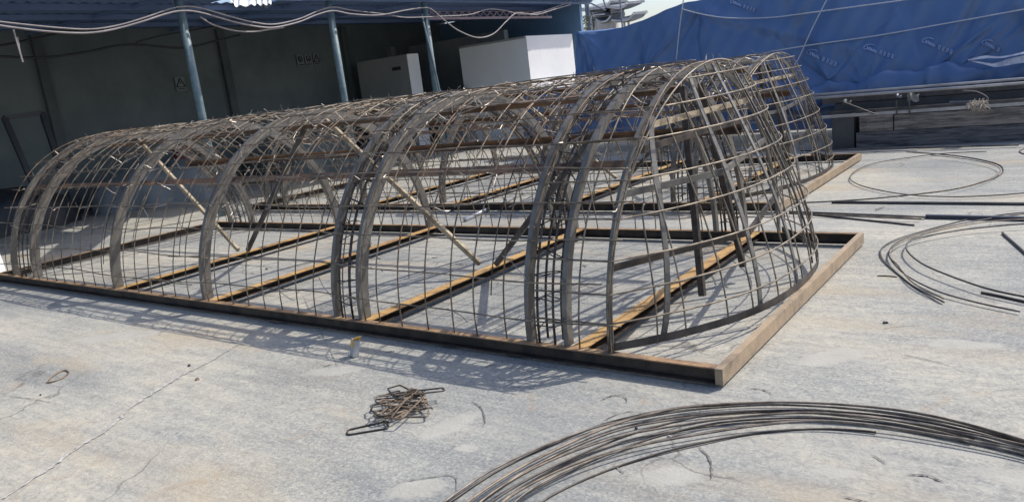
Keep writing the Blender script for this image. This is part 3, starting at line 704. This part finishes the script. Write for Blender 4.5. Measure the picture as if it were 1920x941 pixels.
mb.grid(lambda u, v: (XL-0.02*math.sin(u*9)-0.05*u, yfront(XL, hemz(XL)+(topz(XL)-hemz(XL))*v)+u*3.0, hemz(XL)+(topz(XL)-hemz(XL))*v-u*u*0.3*v), 20, 12)
mb.build('side_drop', M_tarp, tarp, True)
# hem roll: sagging bundled lower edge
mb = MB()
def hf(u, v):
    x = -5.6+(XR+5.6)*u; a = v*PI*1.25-0.2
    sag = 0.05*math.sin(1.9*x+0.6)+0.03*math.sin(4.7*x)
    r_ = 0.19+0.06*math.sin(2.3*x+1)+0.03*math.sin(6*x+2*v)+0.012*math.sin(19*x-3*v)
    return (x, yfront(x, hemz(x))-0.10-r_*0.7*math.sin(a)-0.03*math.sin(8*x+6*v), hemz(x)-0.13+r_*1.3*math.cos(a)-abs(sag))
mb.grid(hf, 220, 14); mb.build('hem_roll', M_tarp, tarp, True)
def tarp_pt(px, py, off=0.02):
    y = 15.2
    for _ in range(12):
        p = onY(px, py, y); y = yfront(p.x, p.z)-off
    return onY(px, py, y)
# pale underside showing at the lifted hem
mb = MB()
def band(U, L, off=0.30, n=6):
    A = smooth_path([onY(px, py, yfront(0,1.1)-off) for px, py in U], n); B = smooth_path([onY(px, py, yfront(0,1.1)-off-0.04) for px, py in L], n)
    N = len(A); mb.add(A+B+[p+Vector((0,0.012,0)) for p in A]+[p+Vector((0,0.012,0)) for p in B], [(i,i+1,N+i+1,N+i) for i in range(N-1)]+[(2*N+i,3*N+i,3*N+i+1,2*N+i+1) for i in range(N-1)]
           +[(i,2*N+i,2*N+i+1,i+1) for i in range(N-1)]+[(N+i,N+i+1,3*N+i+1,3*N+i) for i in range(N-1)])
band([(1815,112),(1845,105),(1880,106),(1930,95)], [(1815,114),(1850,110),(1880,109),(1930,99)])
band([(1816,113),(1850,118),(1865,119),(1895,110),(1930,102)], [(1816,115),(1845,121),(1868,126),(1900,121),(1930,116)])
mb.build('lifted_hem', M_flap, tarp)
# printed marks
def print_mark(px, py, dx, dy, n_blk=4, L=1.0):
    mb = MB(); ln = math.hypot(dx, dy); ux, uy = dx/ln, dy/ln; nx, ny = -uy, ux
    def P(s_, t_): return tarp_pt(px+ux*s_*ln+nx*t_*ln, py+uy*s_*ln+ny*t_*ln, 0.022)
    sw = [P(0.30,-0.16),P(0.18,-0.15),P(0.06,-0.09),P(0.0,0.0),P(0.04,0.05),P(0.11,0.0),P(0.09,-0.06)]
    mb.tube(smooth_path(sw, 4), 0.010, 4)
    k0 = 0.13
    word = [P(k0,0.06),P(k0+.04,-0.05),P(k0+.07,0.05),P(k0+.10,-0.04),P(k0+.13,0.05),P(k0+.17,-0.03),P(k0+.19,0.05),P(k0+.23,-0.03),P(k0+.26,0.05),P(k0+.30,0.0)]
    mb.tube(smooth_path(word, 3), 0.012, 4)
    for b_ in range(n_blk):
        s0 = 0.52+b_*0.13
        for a_, c_ in (((s0,-0.05),(s0+.08,-0.05)),((s0,0.05),(s0+.08,0.05)),((s0+.02,-0.07),(s0+.02,0.07)),((s0+.065,-0.07),(s0+.065,0.07)),((s0,0.0),(s0+.08,0.0))):
            mb.tube([P(*a_), P(*c_)], 0.007, 4)
    mb.build('printed_mark', M_print, tarp)
for a in ((1513,98,56,24),(1620,89,56,18),(1730,76,56,23),(1842,79,54,26),(1370,3,46,17),(1945,40,55,22)):
    print_mark(*a, n_blk=4 if a[0] != 1842 else 1)
# ropes over the tarp
def rope(pix, label, r=0.012, off=0.10):
    P = smooth_path([tarp_pt(px, py, off) for px, py in pix], 6)
    P = [p if p.y < 99 else p for p in P]
    tag(MB().tube(P, r, 6).build('tie_rope', M_rope, None, True), label, 'rope')
rope([(1284,-12),(1280,10),(1274,55),(1268,112)], 'pale rope hanging straight down the left part of the blue tarpaulin')
rope([(1280,18),(1310,26),(1350,33),(1400,35),(1450,33),(1500,27),(1590,15),(1700,0),(1760,-10)], 'pale rope sagging near the top of the blue tarpaulin')
rope([(1440,98),(1520,85),(1640,68),(1760,47),(1920,18),(1990,5)], 'pale rope running long and straight up to the right across the tarpaulin')
rope([(1560,-18),(1545,10),(1520,60),(1500,105),(1490,122)], 'pale rope slanting steeply down the tarpaulin behind the rear cage end')

# lower tarp behind the cages
tl = MB()
def lf(u, v):
    x = -11.2+7.4*u; zt = 1.55-0.5*u+0.1*math.sin(3*x); z = 0.25+(zt-0.25)*min(1, v/0.7)
    y = 15.3+0.25*z-0.06*math.sin(3.1*x+2*z)-0.04*math.sin(7.3*x-z)-0.1*v
    if v > 0.7: y += (v-0.7)*4
    return (x, y, z)
tl.grid(lf, 120, 30)
tag(tl.build('blue_tarpaulin', M_tarp, None, True), 'lower blue tarpaulin seen through the upper hoops of the cages', 'tarpaulin')

# ------------------------------------------------------------------ stacked timber and steel in front of the tarp
SYF = 14.15
def plank(px0, py0, px1, py1, dep, m, label, yf=SYF, name='timber_beam', group='timber beams stacked below the tarpaulin', cat='beam', x0=None, x1=None, z0=None, z1=None):
    a = onY(px0, py0, yf); b = onY(px1, py1, yf)
    xa = a.x if x0 is None else x0; xb = b.x if x1 is None else x1
    zt = a.z if z1 is None else z1; zb = b.z if z0 is None else z0
    mb = MB(); n = 30; rnd = random.Random(int(px0*7+py0))
    A=[];B=[];C=[];D=[]
    for i in range(n+1):
        x = xa+(xb-xa)*i/n; j = lambda k=0.006: rnd.uniform(-k, k)
        A.append((x, yf+j(), zt+j())); B.append((x, yf+dep+j(), zt+j())); C.append((x, yf+dep+j(), zb)); D.append((x, yf+j(), zb))
    mb.strip([Vector(p) for p in A],[Vector(p) for p in B],[Vector(p) for p in C],[Vector(p) for p in D])
    return tag(mb.build(name, m), label, cat, group)
plank(1600,248,3000,0,0.35,M_timber2,'lowest long black timber beam on the ground below the tarpaulin',x1=1.6,z0=0.002,z1=0.27,x0=-3.2)
plank(1605,215,1668,245,0.33,M_timber,'short brown timber block on the left end of the lowest beam',z0=0.278,z1=0.545,x0=-3.14,x1=-2.62)
plank(1670,215,3000,245,0.33,M_timber,'long weathered timber beam stacked on the lowest black beam',z0=0.278,z1=0.53,x0=-2.60,x1=1.5)
mb = MB(); mb.box((-3.42, SYF+0.18, 0.29), (0.36, 0.3, 0.575)); 
tag(mb.build('grey_slab', M_slab), 'square dark grey slab upright beside the left end of the timber beams', 'slab')
for k in range(5):
    y = SYF+0.03+0.062*k; z = 0.56+0.028*(k % 2); zz = (0.545 if k % 2 == 0 else 0.6)
    mb = MB(); xs = (-3.9, -3.2, -2.9, -3.7, -3.3)[k]
    mb.bar((xs, y, zz+0.025), (1.7, y+0.02, zz+0.02), 0.05, 0.045)
    tag(mb.build('steel_bar', (M_pipe, M_darksteel, M_pipe, M_darksteel, M_pipe)[k], None), 'thin dull steel bar in the row lying on the timber stack', 'bar', 'steel bars lying on the timber stack')
for k, (pa, pb, lab) in enumerate((((1536,184),(1920,156),'lower of two long pale pipes hung above the timber stack'), ((1533,178),(1920,148),'upper of two long pale pipes hung above the timber stack'))):
    a = onY(*pa, 14.1+0.06*k); b = onY(*pb, 14.1+0.06*k); d = b-a
    o = MB().tube([a-d*0.15, b+d*0.9], 0.022, 10).build('steel_pipe', M_pipe, None, True); tag(o, lab, 'pipe', 'pale pipes above the timber stack')
a = onY(1780,193,14.6); b = onY(1920,190,14.6)
tag(MB().tube([a, b+(b-a)], 0.03, 10).build('steel_pipe', M_pipe, None, True), 'short pale pipe right of the straw bundle on the stack', 'pipe', 'pale pipes above the timber stack')
rnd = random.Random(12); z = 0.004; names = ('lowest', 'second', 'third', 'fourth', 'fifth', 'topmost')
for k, h in enumerate((0.16, 0.15, 0.14, 0.13, 0.12, 0.10)):
    y0_ = 14.62+rnd.uniform(-.03, .03); xs = -3.75+rnd.uniform(-.25, .3)
    A=[];B=[];C=[];D=[]
    for i in range(31):
        x = xs+(1.9-xs)*i/30; j_ = rnd.uniform(-.005, .005)
        A.append(Vector((x, y0_+j_, z+h))); B.append(Vector((x, y0_+0.36, z+h+j_))); C.append(Vector((x, y0_+0.36, z))); D.append(Vector((x, y0_+j_, z)))
    mb = MB(); mb.strip(A, B, C, D)
    tag(mb.build('timber_board', (M_timber2, M_timber2, M_darksteel, M_timber2, M_slab, M_darksteel)[k]), names[k]+' long board of the shaded stack between the timber beams and the tarpaulin hem', 'board', 'boards stacked below the tarpaulin hem')
    z += h+0.012
for px, py0, py1, lab in ((1681,190,214,'short dark upright post left of its twin on the timber stack'), (1705,176,214,'taller dark upright post right of its twin on the timber stack')):
    b = onY(px, py1, SYF-0.02); a = onY(px, py0, SYF-0.02)
    tag(MB().tube([b, (b.x, b.y, a.z)], 0.012, 8).build('upright_pin', M_darksteel), lab, 'post')
for px, py, w, h, lab in ((1588,192,0.14,0.07,'pale crumpled scrap left of the two upright posts'), (1712,183,0.17,0.12,'blue grey rag hanging between pipes at the upright posts'), (1685,180,0.08,0.04,'little white knot on the shorter upright post')):
    p = onY(px, py, 14.25); mb = MB(); nn = 8
    mb.grid(lambda u, v: (p.x+(u-0.5)*w, p.y+0.025*math.sin(9*u+4*v), p.z+(v-0.5)*h+0.02*math.sin(6*u)), 8, 6)
    mb.grid(lambda u, v: (p.x+(u-0.5)*w, p.y+0.03+0.025*math.sin(9*u+4*v), p.z+(v-0.5)*h+0.02*math.sin(6*u)), 8, 6)
    tag(mb.build('rag', M_flap if 'white' in lab else M_panel), lab, 'scrap')
p = onY(1833, 196, 14.1); mb = MB(); rnd = random.Random(5)
for k in range(170):
    a = Vector((rnd.gauss(0,1), rnd.gauss(0,1), rnd.gauss(0,1))).normalized(); c_ = p+Vector((rnd.uniform(-.09,.09), rnd.uniform(-.04,.04), rnd.uniform(-.03,.03)))
    mb.tube([c_-a*0.02, c_+a*rnd.uniform(.04,.09), c_+a*0.09+Vector((rnd.uniform(-.03,.03), rnd.uniform(-.03,.03), -0.02))], 0.0035, 4)
tag(mb.build('fibre_bundle', M_straw), 'frayed pale bundle of fibre on the timber stack', 'bundle')
P = smooth_path([onY(px, py, 14.2) for px, py in [(1805,170),(1830,172),(1848,180),(1853,188),(1840,190)]], 6)
tag(MB().tube(P, 0.008, 6).build('loose_wire', M_cable, None, True), 'short bent wire curling over the fibre bundle', 'wire')
a = onY(1555,182,14.1); b = onY(1640,214,14.05)
tag(MB().tube([a,b], 0.013, 8).build('leaning_rod', M_darksteel), 'dark rod leaning across the left end of the timber stack', 'rod')

# ------------------------------------------------------------------ rods and coils on the ground
def grod(pix, r, m, name, label, cat, group=None, z=0.0, n=8, zj=0.0):
    P = smooth_path([G(px, py, z+r) for px, py in pix], n)
    if zj:
        ph = random.uniform(0, 6)
        for i, q in enumerate(P): q.z += zj*(0.5+0.5*math.sin(i*0.11+ph))
    return tag(MB().tube(P, r, 7).build(name, m, None, True), label, cat, group)
outer = [(770,1000),(850,938),(950,873),(1100,806),(1200,780),(1300,766),(1450,760),(1600,768),(1750,790),(1920,836),(2060,885)]
inner = [(960,1000),(1020,938),(1120,890),(1220,858),(1330,832),(1420,815),(1530,806),(1630,812),(1740,828),(1900,858),(2030,892)]
OUT = smooth_path([G(*p) for p in outer], 8); INN = smooth_path([G(*p) for p in inner], 8)
ts = [0.0, 0.05, 0.15, 0.22, 0.33, 0.40, 0.47, 0.55, 0.63, 0.71, 0.79, 0.9, 1.0]
for k, t_ in enumerate(ts):
    P = []; ph = random.uniform(0, 6); am = random.uniform(0.03, 0.12); sl_ = random.uniform(-0.12, 0.12)
    if k in (0, len(ts)-1): am = 0.02; sl_ = 0
    n = len(OUT); i0 = 0; i1 = n
    if k == 12: i1 = int(n*0.72)
    if k in (4, 9): i1 = int(n*0.86)
    for i in range(i0, i1):
        w = min(1.02, max(-0.02, t_+am*math.sin(i*0.07+ph)+sl_*(i/n-0.5)))
        q = OUT[i]*(1-w)+INN[i]*w; q.z = 0.007+(k % 4)*0.0115+0.004*math.sin(i*0.2+ph); P.append(q)
    lab = 'dark bent steel rod inside the long curved bundle across the foreground'
    if k == 0: lab = 'outermost bent rod of the curved bundle across the foreground'
    if k == 12: lab = 'innermost short bent rod of the foreground bundle, ending before the right'
    tag(MB().tube(P, 0.0056, 7).build('bent_rod', M_coil_b if k in (3, 7, 10) else (M_coil if k % 3 else M_rebar_dark), None, True), lab, 'steel rod', 'bent rods bundled in the foreground')
GR = 'bent rods lying in loose loops at the right'
grod([(1770,569),(1745,555),(1715,538),(1685,515),(1660,493),(1651,478),(1656,465),(1680,451),(1720,437),(1800,415),(1860,405),(1920,399),(2010,394)], 0.0062, M_darksteel, 'bent_rod', 'bent rod of the middle right loop with its end pointing at the foreground', 'steel rod', GR, zj=0.012)
grod([(1912,584),(1830,567),(1760,548),(1705,522),(1675,495),(1667,474),(1682,455),(1720,440),(1800,420),(1920,402),(2010,397)], 0.0062, M_darksteel, 'bent_rod', 'lowest bent rod of the middle right loop, ending near the right edge', 'steel rod', GR, z=0.014, zj=0.01)
grod([(1770,560),(1712,530),(1685,500),(1668,480),(1680,462),(1710,447),(1770,430),(1860,415),(1990,408)], 0.006, M_rebar, 'bent_rod', 'thin brown bent rod inside the middle right loop', 'steel rod', GR, z=0.028, zj=0.01)
grod([(2010,574),(1920,556),(1850,541),(1780,518),(1730,497),(1704,476),(1700,461),(1716,448),(1790,433),(1850,426),(1920,421),(2010,419)], 0.0075, M_darksteel, 'bent_rod', 'thick bent rod forming the inner curve of the middle right loop', 'steel rod', GR, z=0.04, zj=0.01)
grod([(1645,517),(1662,517),(1682,519)], 0.005, M_rebar, 'short_rod', 'tiny rod lying just left of the middle right loop', 'steel rod')
grod([(1840,548),(1880,556),(1960,574)], 0.009, M_darksteel, 'short_rod', 'short straight rod below the inner curve at the right edge', 'steel rod')
grod([(1880,437),(1905,459),(1940,490)], 0.012, M_darksteel, 'short_rod', 'dark straight rod pointing down to the right inside the middle loop', 'steel rod')
grod([(1700,285),(1760,289),(1820,296),(1868,307),(1881,318),(1872,330),(1830,345),(1775,357),(1690,367),(1600,375),(1480,381),(1400,383)], 0.0075, M_darksteel, 'bent_rod', 'bent rod curving round the right side of the far loop near the timber', 'steel rod', GR)
grod([(1850,284),(1770,288),(1700,296),(1640,306),(1605,320),(1594,335),(1612,347),(1650,357),(1710,366),(1790,369),(1870,366),(1920,362),(2000,356)], 0.007, M_darksteel, 'bent_rod', 'bent rod curving round the left side of the far loop near the timber', 'steel rod', GR, z=0.02)
grod([(1740,291),(1800,297),(1855,307),(1876,320),(1850,337),(1790,354),(1700,366)], 0.006, M_rebar, 'bent_rod', 'thin inner rod of the far loop near the timber', 'steel rod', GR, z=0.04)
grod([(1925,290),(1915,287),(1912,283),(1925,277)], 0.008, M_darksteel, 'bent_rod', 'small hooked rod at the right edge below the timber stack', 'steel rod')
for k, (pa, pb, r, m, lab) in enumerate((
    ((1560,379),(2010,383),0.016,M_darksteel,'long thin dark bar running to the right edge below the far loop'),
    ((1480,397),(1735,407),0.012,M_darksteel,'upper dark rod ending beside the navy bar'),
    ((1480,400),(1728,410),0.009,M_rebar,'brown rod lying just below the upper dark rod by the navy bar'),
    ((1480,398),(1714,422),0.010,M_darksteel,'dark rod slanting away from the navy bar'),
    ((1642,393),(1658,387),0.006,M_rebar,'tiny rod scrap above the navy bar'),
    ((1500,283),(1910,272),0.014,M_darksteel,'thin dark bar on the ground along the foot of the timber beams'),
    ((1520,290),(1720,281),0.012,M_pipe,'pale thin bar on the ground below the grey slab'))):
    grod([pa, ((pa[0]+pb[0])/2, (pa[1]+pb[1])/2), pb], r, m, 'straight_rod', lab, 'steel rod', 'straight rods on the ground', z=0.012*(k % 3), n=3)
a = G(1736,406,0.02); b = G(2000,412,0.02)
mb = MB(); mb.bar(a, b, 0.05, 0.04); tag(mb.build('flat_bar', M_navy), 'thick navy bar lying on the ground at the right', 'bar')
for k in range(9):                                # rods scattered behind the rear cage
    y = 13.05+0.09*k+random.uniform(-.03,.03); x0 = -11.0+random.uniform(-.6,.6); x1 = -7.5+random.uniform(-.8,.8)
    tag(MB().tube([(x0, y, 0.012+0.01*(k%2)), (x1, y+random.uniform(-.25,.25), 0.012+0.01*(k%2))], 0.010, 6).build('straight_rod', M_darksteel if k % 2 else M_rebar), 'straight rod in the spread of rods behind the rear cage', 'steel rod', 'rods spread behind the rear cage')
a = G(872,412,0.03); b = G(982,361,0.03)
tag(MB().tube([a,b], 0.03, 12).build('silver_pipe', M_silver, None, True), 'short shiny silver pipe lying on the ground between the two cages', 'pipe')
P = smooth_path([G(px, py, 0.012) for px, py in [(1030,404),(1100,399),(1180,400),(1240,404)]], 5)
tag(MB().tube(P, 0.01, 6).build('straight_rod', M_rebar), 'lone brown rod on the ground between the two cages', 'steel rod')

# bent stirrups thrown in a pile
def stirrup(c, ang, L, w, lift, tilt, m, label, seed, z0=0.006):
    r = random.Random(seed); cr = 0.018; P = []
    for (sx, sy, a0) in ((1,1,0),(-1,1,90),(-1,-1,180),(1,-1,270)):
        for k in range(4):
            a = math.radians(a0+30*k); P.append(Vector((sx*(L/2-cr)+cr*math.cos(a)+r.uniform(-.004,.004), sy*(w/2-cr)*(0.7+0.6*(sx>0))+cr*math.sin(a), 0)))
    P.append(P[0]+Vector((-0.02, -0.004, 0.009)))
    P.append(P[0]+Vector((-0.05, -0.02, 0.012)))
    Rm = Matrix.Rotation(ang, 3, 'Z') @ Matrix.Rotation(tilt, 3, 'Y')
    Q = [Rm @ p for p in P]; mz = min(q.z for q in Q)
    Q = [Vector((c.x+q.x, c.y+q.y, q.z-mz+z0+lift)) for q in Q]
    tag(MB().tube(Q, 0.0052, 6).build('bent_stirrup', m, None, True), label, 'stirrup', 'bent stirrups thrown in a pile')
C0 = G(758, 772)
eh = (G(820,768)-G(700,790)); ea = math.atan2(eh.y, eh.x)
PL = 'narrow bent wire stirrup lying in the tangled pile'
for k in range(12):
    px = 764+random.uniform(-22, 26); py = 768+random.uniform(-18, 20); c = G(px, py)
    stirrup(c, ea+random.choice([random.uniform(-0.5, 0.5), random.uniform(-1.5, 1.5)]), random.uniform(0.2, 0.32), random.uniform(0.05, 0.13), 0.005*k, random.uniform(-0.25, 0.25), random.choice([M_rebar, M_rebar_dark, M_coil_b, M_rebar_rust]), PL, 30+k)
c = (G(652,812)+G(728,797))*0.5; e_ = G(728,795)-G(652,810)
stirrup(c, math.atan2(e_.y, e_.x), e_.length, 0.085, 0, 0, M_rebar_dark, 'bent wire stirrup lying apart at the left of the pile', 77)
c = G(790,758); e_ = G(812,742)-G(740,757)
stirrup(c, math.atan2(e_.y, e_.x), 0.30, 0.05, 0.06, 0.1, M_rebar_dark, 'topmost long stirrup pointing right at the back of the pile', 78)
grod([(88,717),(96,708),(112,697),(124,694),(128,699),(118,708),(100,715),(90,717)], 0.006, M_rebar_rust, 'wire_loop', 'lone brown wire loop on the concrete at the far left', 'wire loop')
grod([(497,600),(512,596),(540,597),(546,604),(520,606),(505,603)], 0.005, M_rebar_dark, 'wire_loop', 'dark wire loop in the shadow below the middle of the front rail', 'wire loop')
grod([(832,636),(836,645),(850,650),(890,645)], 0.007, M_rebar_dark, 'wire_hook', 'dark bent wire on the ground left of its neighbour beside the front rail', 'wire')
grod([(949,652),(951,663),(965,668),(1000,664),(960,658),(980,668),(1012,665)], 0.006, M_rebar_dark, 'wire_hook', 'tangled dark wire on the ground at the right beside the front rail', 'wire')

# small torn carton
p = G(668, 667); t = thing('torn_carton', 'small grey torn carton with yellow label, upright in the cage shadow', 'carton', p)
rot = Matrix.Rotation(math.radians(-25), 3, 'Z') @ Matrix.Rotation(math.radians(-14), 3, 'X')
mb = MB(); mb.box(p+Vector((0.0,0.0,0.065)), (0.075, 0.045, 0.125), rot); mb.build('body', M_carton, t)
mb = MB(); mb.box(p+rot@Vector((0.006,-0.025,0.03))+Vector((0,0,0.065)), (0.05, 0.004, 0.055), rot); mb.build('label_panel', M_yellow, t)
mb = MB(); mb.bar(p+Vector((0.02,0.01,0.12)), p+Vector((0.055,-0.005,0.155)), 0.06, 0.004); mb.build('lid_flap', M_yellow, t)
def chip(px, py, s_, label, m):
    p = G(px, py); r = random.Random(int(px)); n = 7; mb = MB()
    A = [Vector((p.x+s_*math.cos(2*PI*k/n)*r.uniform(.6,1.2), p.y+s_*math.sin(2*PI*k/n)*r.uniform(.5,1.1), 0.001)) for k in range(n)]
    B = [Vector((p.x+(a.x-p.x)*0.6, p.y+(a.y-p.y)*0.6, s_*r.uniform(.5,.9))) for a in A]
    mb.add(A+B, [tuple(range(n-1,-1,-1)), tuple(range(n,2*n))]+[(i,(i+1)%n,n+(i+1)%n,n+i) for i in range(n)])
    tag(mb.build('debris_chip', m), label, 'debris')
chip(355, 686, 0.018, 'small black chip on the concrete above the pale crack', M_black)
chip(370, 712, 0.02, 'thin brown chip beside the pale crack', M_rebar_rust)
chip(76, 741, 0.012, 'tiny dark chip on the concrete below the lone wire loop', M_black)
chip(500, 505, 0.022, 'little black lump inside the front cage between cross beams', M_black)
chip(1193, 803, 0.012, 'tiny black chip on the outer rods of the foreground bundle', M_black)
chip(1660, 606, 0.02, 'small dark chip on the open concrete at the right', M_black)
chip(1254, 818, 0.012, 'pale chip lying on the inner rods of the foreground bundle', M_seam)

rnd = random.Random(44)
for k in range(16):
    px, py = rnd.choice([(rnd.uniform(550, 1100), rnd.uniform(470, 560)), (rnd.uniform(1150, 1450), rnd.uniform(500, 600)), (rnd.uniform(300, 900), rnd.uniform(450, 500)), (rnd.uniform(500,1150), rnd.uniform(630, 690))])
    p = G(px, py, 0.004); a = rnd.uniform(0, 6.28); L = rnd.uniform(0.03, 0.07); b = a+rnd.uniform(-.8, .8)
    tag(MB().tube([p, p+Vector((math.cos(a)*L, math.sin(a)*L, 0.002)), p+Vector((math.cos(a)*L+math.cos(b)*L*.6, math.sin(a)*L+math.sin(b)*L*.6, 0.001))], 0.0035, 5).build('wire_offcut', M_wire), 'tiny bent tie wire offcut dropped on the concrete around the front cage', 'wire', 'tie wire offcuts on the concrete')
# ------------------------------------------------------------------ temple and scaffold beyond
TY = 46.0
def tp(px, py, dy=0): return onY(px, py, TY+dy)
tem = thing('temple', 'grey temple with tiered upturned tile eaves rising behind the blue tarpaulin', 'temple', tp(1150, 60))
def eave(pix, th, dep, m=M_temple, nm='roof', rise=0.35):
    # curved tile roof: front edge sweeps up at the corner, roof climbs back to a ridge
    P = smooth_path([tp(*p) for p in pix], 8); n = len(P); mb = MB(); nv = 8
    def fn(u, v):
        k = u*(n-1); i_ = min(int(k), n-2); p = P[i_]*(1-(k-i_))+P[i_+1]*(k-i_)
        e = abs(2*u-1)**4
        return (p.x, p.y+dep*v, p.z+rise*(v**1.6)*(1-0.7*e)+0.05*math.sin(u*n*5))
    mb.grid(fn, n*6, nv)
    mb.grid(lambda u, v: (fn(u, v)[0], fn(u, v)[1]+0.02, fn(u, v)[2]-th*(1-0.5*abs(2*u-1)**3)), n*3, nv)
    mb.build(nm, m, tem)
    mb = MB(); Q = [p+Vector((0, -0.04, -th*0.5)) for p in P]; mb.tube(Q, th*0.42, 6); mb.build('eave_edge', M_templew if th < 0.2 else M_temple, tem)
eave([(1078,17),(1092,17),(1112,15),(1130,13),(1139,9),(1143,2)], 0.16, 2.5)
eave([(1139,11),(1150,13),(1160,14),(1168,12),(1172,9),(1176,4)], 0.16, 2.5)
eave([(1118,35),(1126,39),(1136,38),(1142,33),(1145,28)], 0.15, 2.0, rise=0.25)
eave([(1147,36),(1160,37),(1172,37),(1180,34),(1184,29),(1188,24)], 0.15, 2.0, rise=0.25)
eave([(1112,27),(1122,26),(1134,25)], 0.14, 1.5, rise=0.2)
for a, b, m in (((1094,20),(1139,31),M_temple),((1146,17),(1157,35),M_temple),((1095,38),(1110,90),M_temple),((1112,40),(1150,90),M_templew)):
    p = tp(*a, 1.2); q = tp(*b, 1.2); zz = q.z if b[1] < 60 else 0
    mb = MB(); mb.box(((p.x+q.x)/2, TY+1.8, (p.z+zz)/2), (abs(q.x-p.x), 0.8, abs(p.z-zz))); mb.build('wall', m, tem)
for px, top in ((1107,24),(1122,40),(1146,14),(1152,38),(1168,15),(1178,38)):
    p = tp(px, top, 0.6); mb = MB(); mb.tube([(p.x, p.y, 0), (p.x, p.y, p.z)], 0.075, 10); mb.build('column', M_templew, tem)
for px0, px1, py, hh in ((1111,1132,25.5,0.10),(1112,1142,31,0.10),(1094,1112,33,0.12),(1147,1170,20,0.09),(1147,1170,24,0.07),(1122,1146,43,0.14),(1150,1178,42,0.12)):
    a = tp(px0, py, 0.5); b = tp(px1, py-2, 0.5); mb = MB(); mb.bar(a, b, 0.12, hh); mb.build('beam', M_templew, tem)
for k in range(9):
    p = tp(1124+k*2.6, 41-0.1*k, 0.35); mb = MB(); mb.box(p, (0.05, 0.12, 0.12)); mb.build('bracket', M_templew, tem)
SYc = 38.0
sc = thing('scaffold', 'thin steel scaffold poles standing in front of the temple', 'scaffold', onY(1120, 60, SYc))
for px, top in ((1076,-30),(1095,-30),(1160,-30),(1102,0)):
    a = onY(px, top, SYc); mb = MB(); mb.tube([(a.x, SYc, 0), (a.x, SYc, a.z)], 0.045 if px != 1095 else 0.085, 8); mb.build('standard', M_scaf, sc)
for a, b in (((1075,12),(1104,-4)),((1098,2),(1135,20)),((1078,10),(1092,40)),((1130,-4),(1136,14)),((1070,6),(1110,3))):
    mb = MB(); mb.tube([onY(*a, SYc+0.2), onY(*b, SYc+0.2)], 0.045, 6); mb.build('ledger', M_scaf, sc)
tr = thing('tree', 'thin leafy tree between the shed end and the temple', 'tree', onY(1086, 60, 34))
p = onY(1086, 40, 34); rnd = random.Random(11)
mb = MB(); mb.tube([(p.x, 34, 0), (p.x+0.05, 34, 1.6), (p.x-0.05, 34, 3.6)], [0.12, 0.09, 0.04], 8)
for k in range(7):
    z = 1.8+0.28*k; a = rnd.uniform(0, 6); mb.tube([(p.x, 34, z), (p.x+0.5*math.cos(a), 34+0.5*math.sin(a), z+0.5)], [0.035, 0.012], 5)
mb.build('trunk', M_angle, tr)
mb = MB()
for k in range(900):
    c = Vector((p.x+rnd.gauss(0, 0.30), 34+rnd.gauss(0, 0.4), rnd.uniform(1.9, 4.6))); a = Vector((rnd.gauss(0,1), rnd.gauss(0,1), rnd.gauss(0,1))).normalized(); b = a.orthogonal().normalized()
    mb.add([c-a*0.07, c+b*0.03, c+a*0.07, c-b*0.03], [(0,1,2,3)])
mb.build('crown', M_leaf, tr)
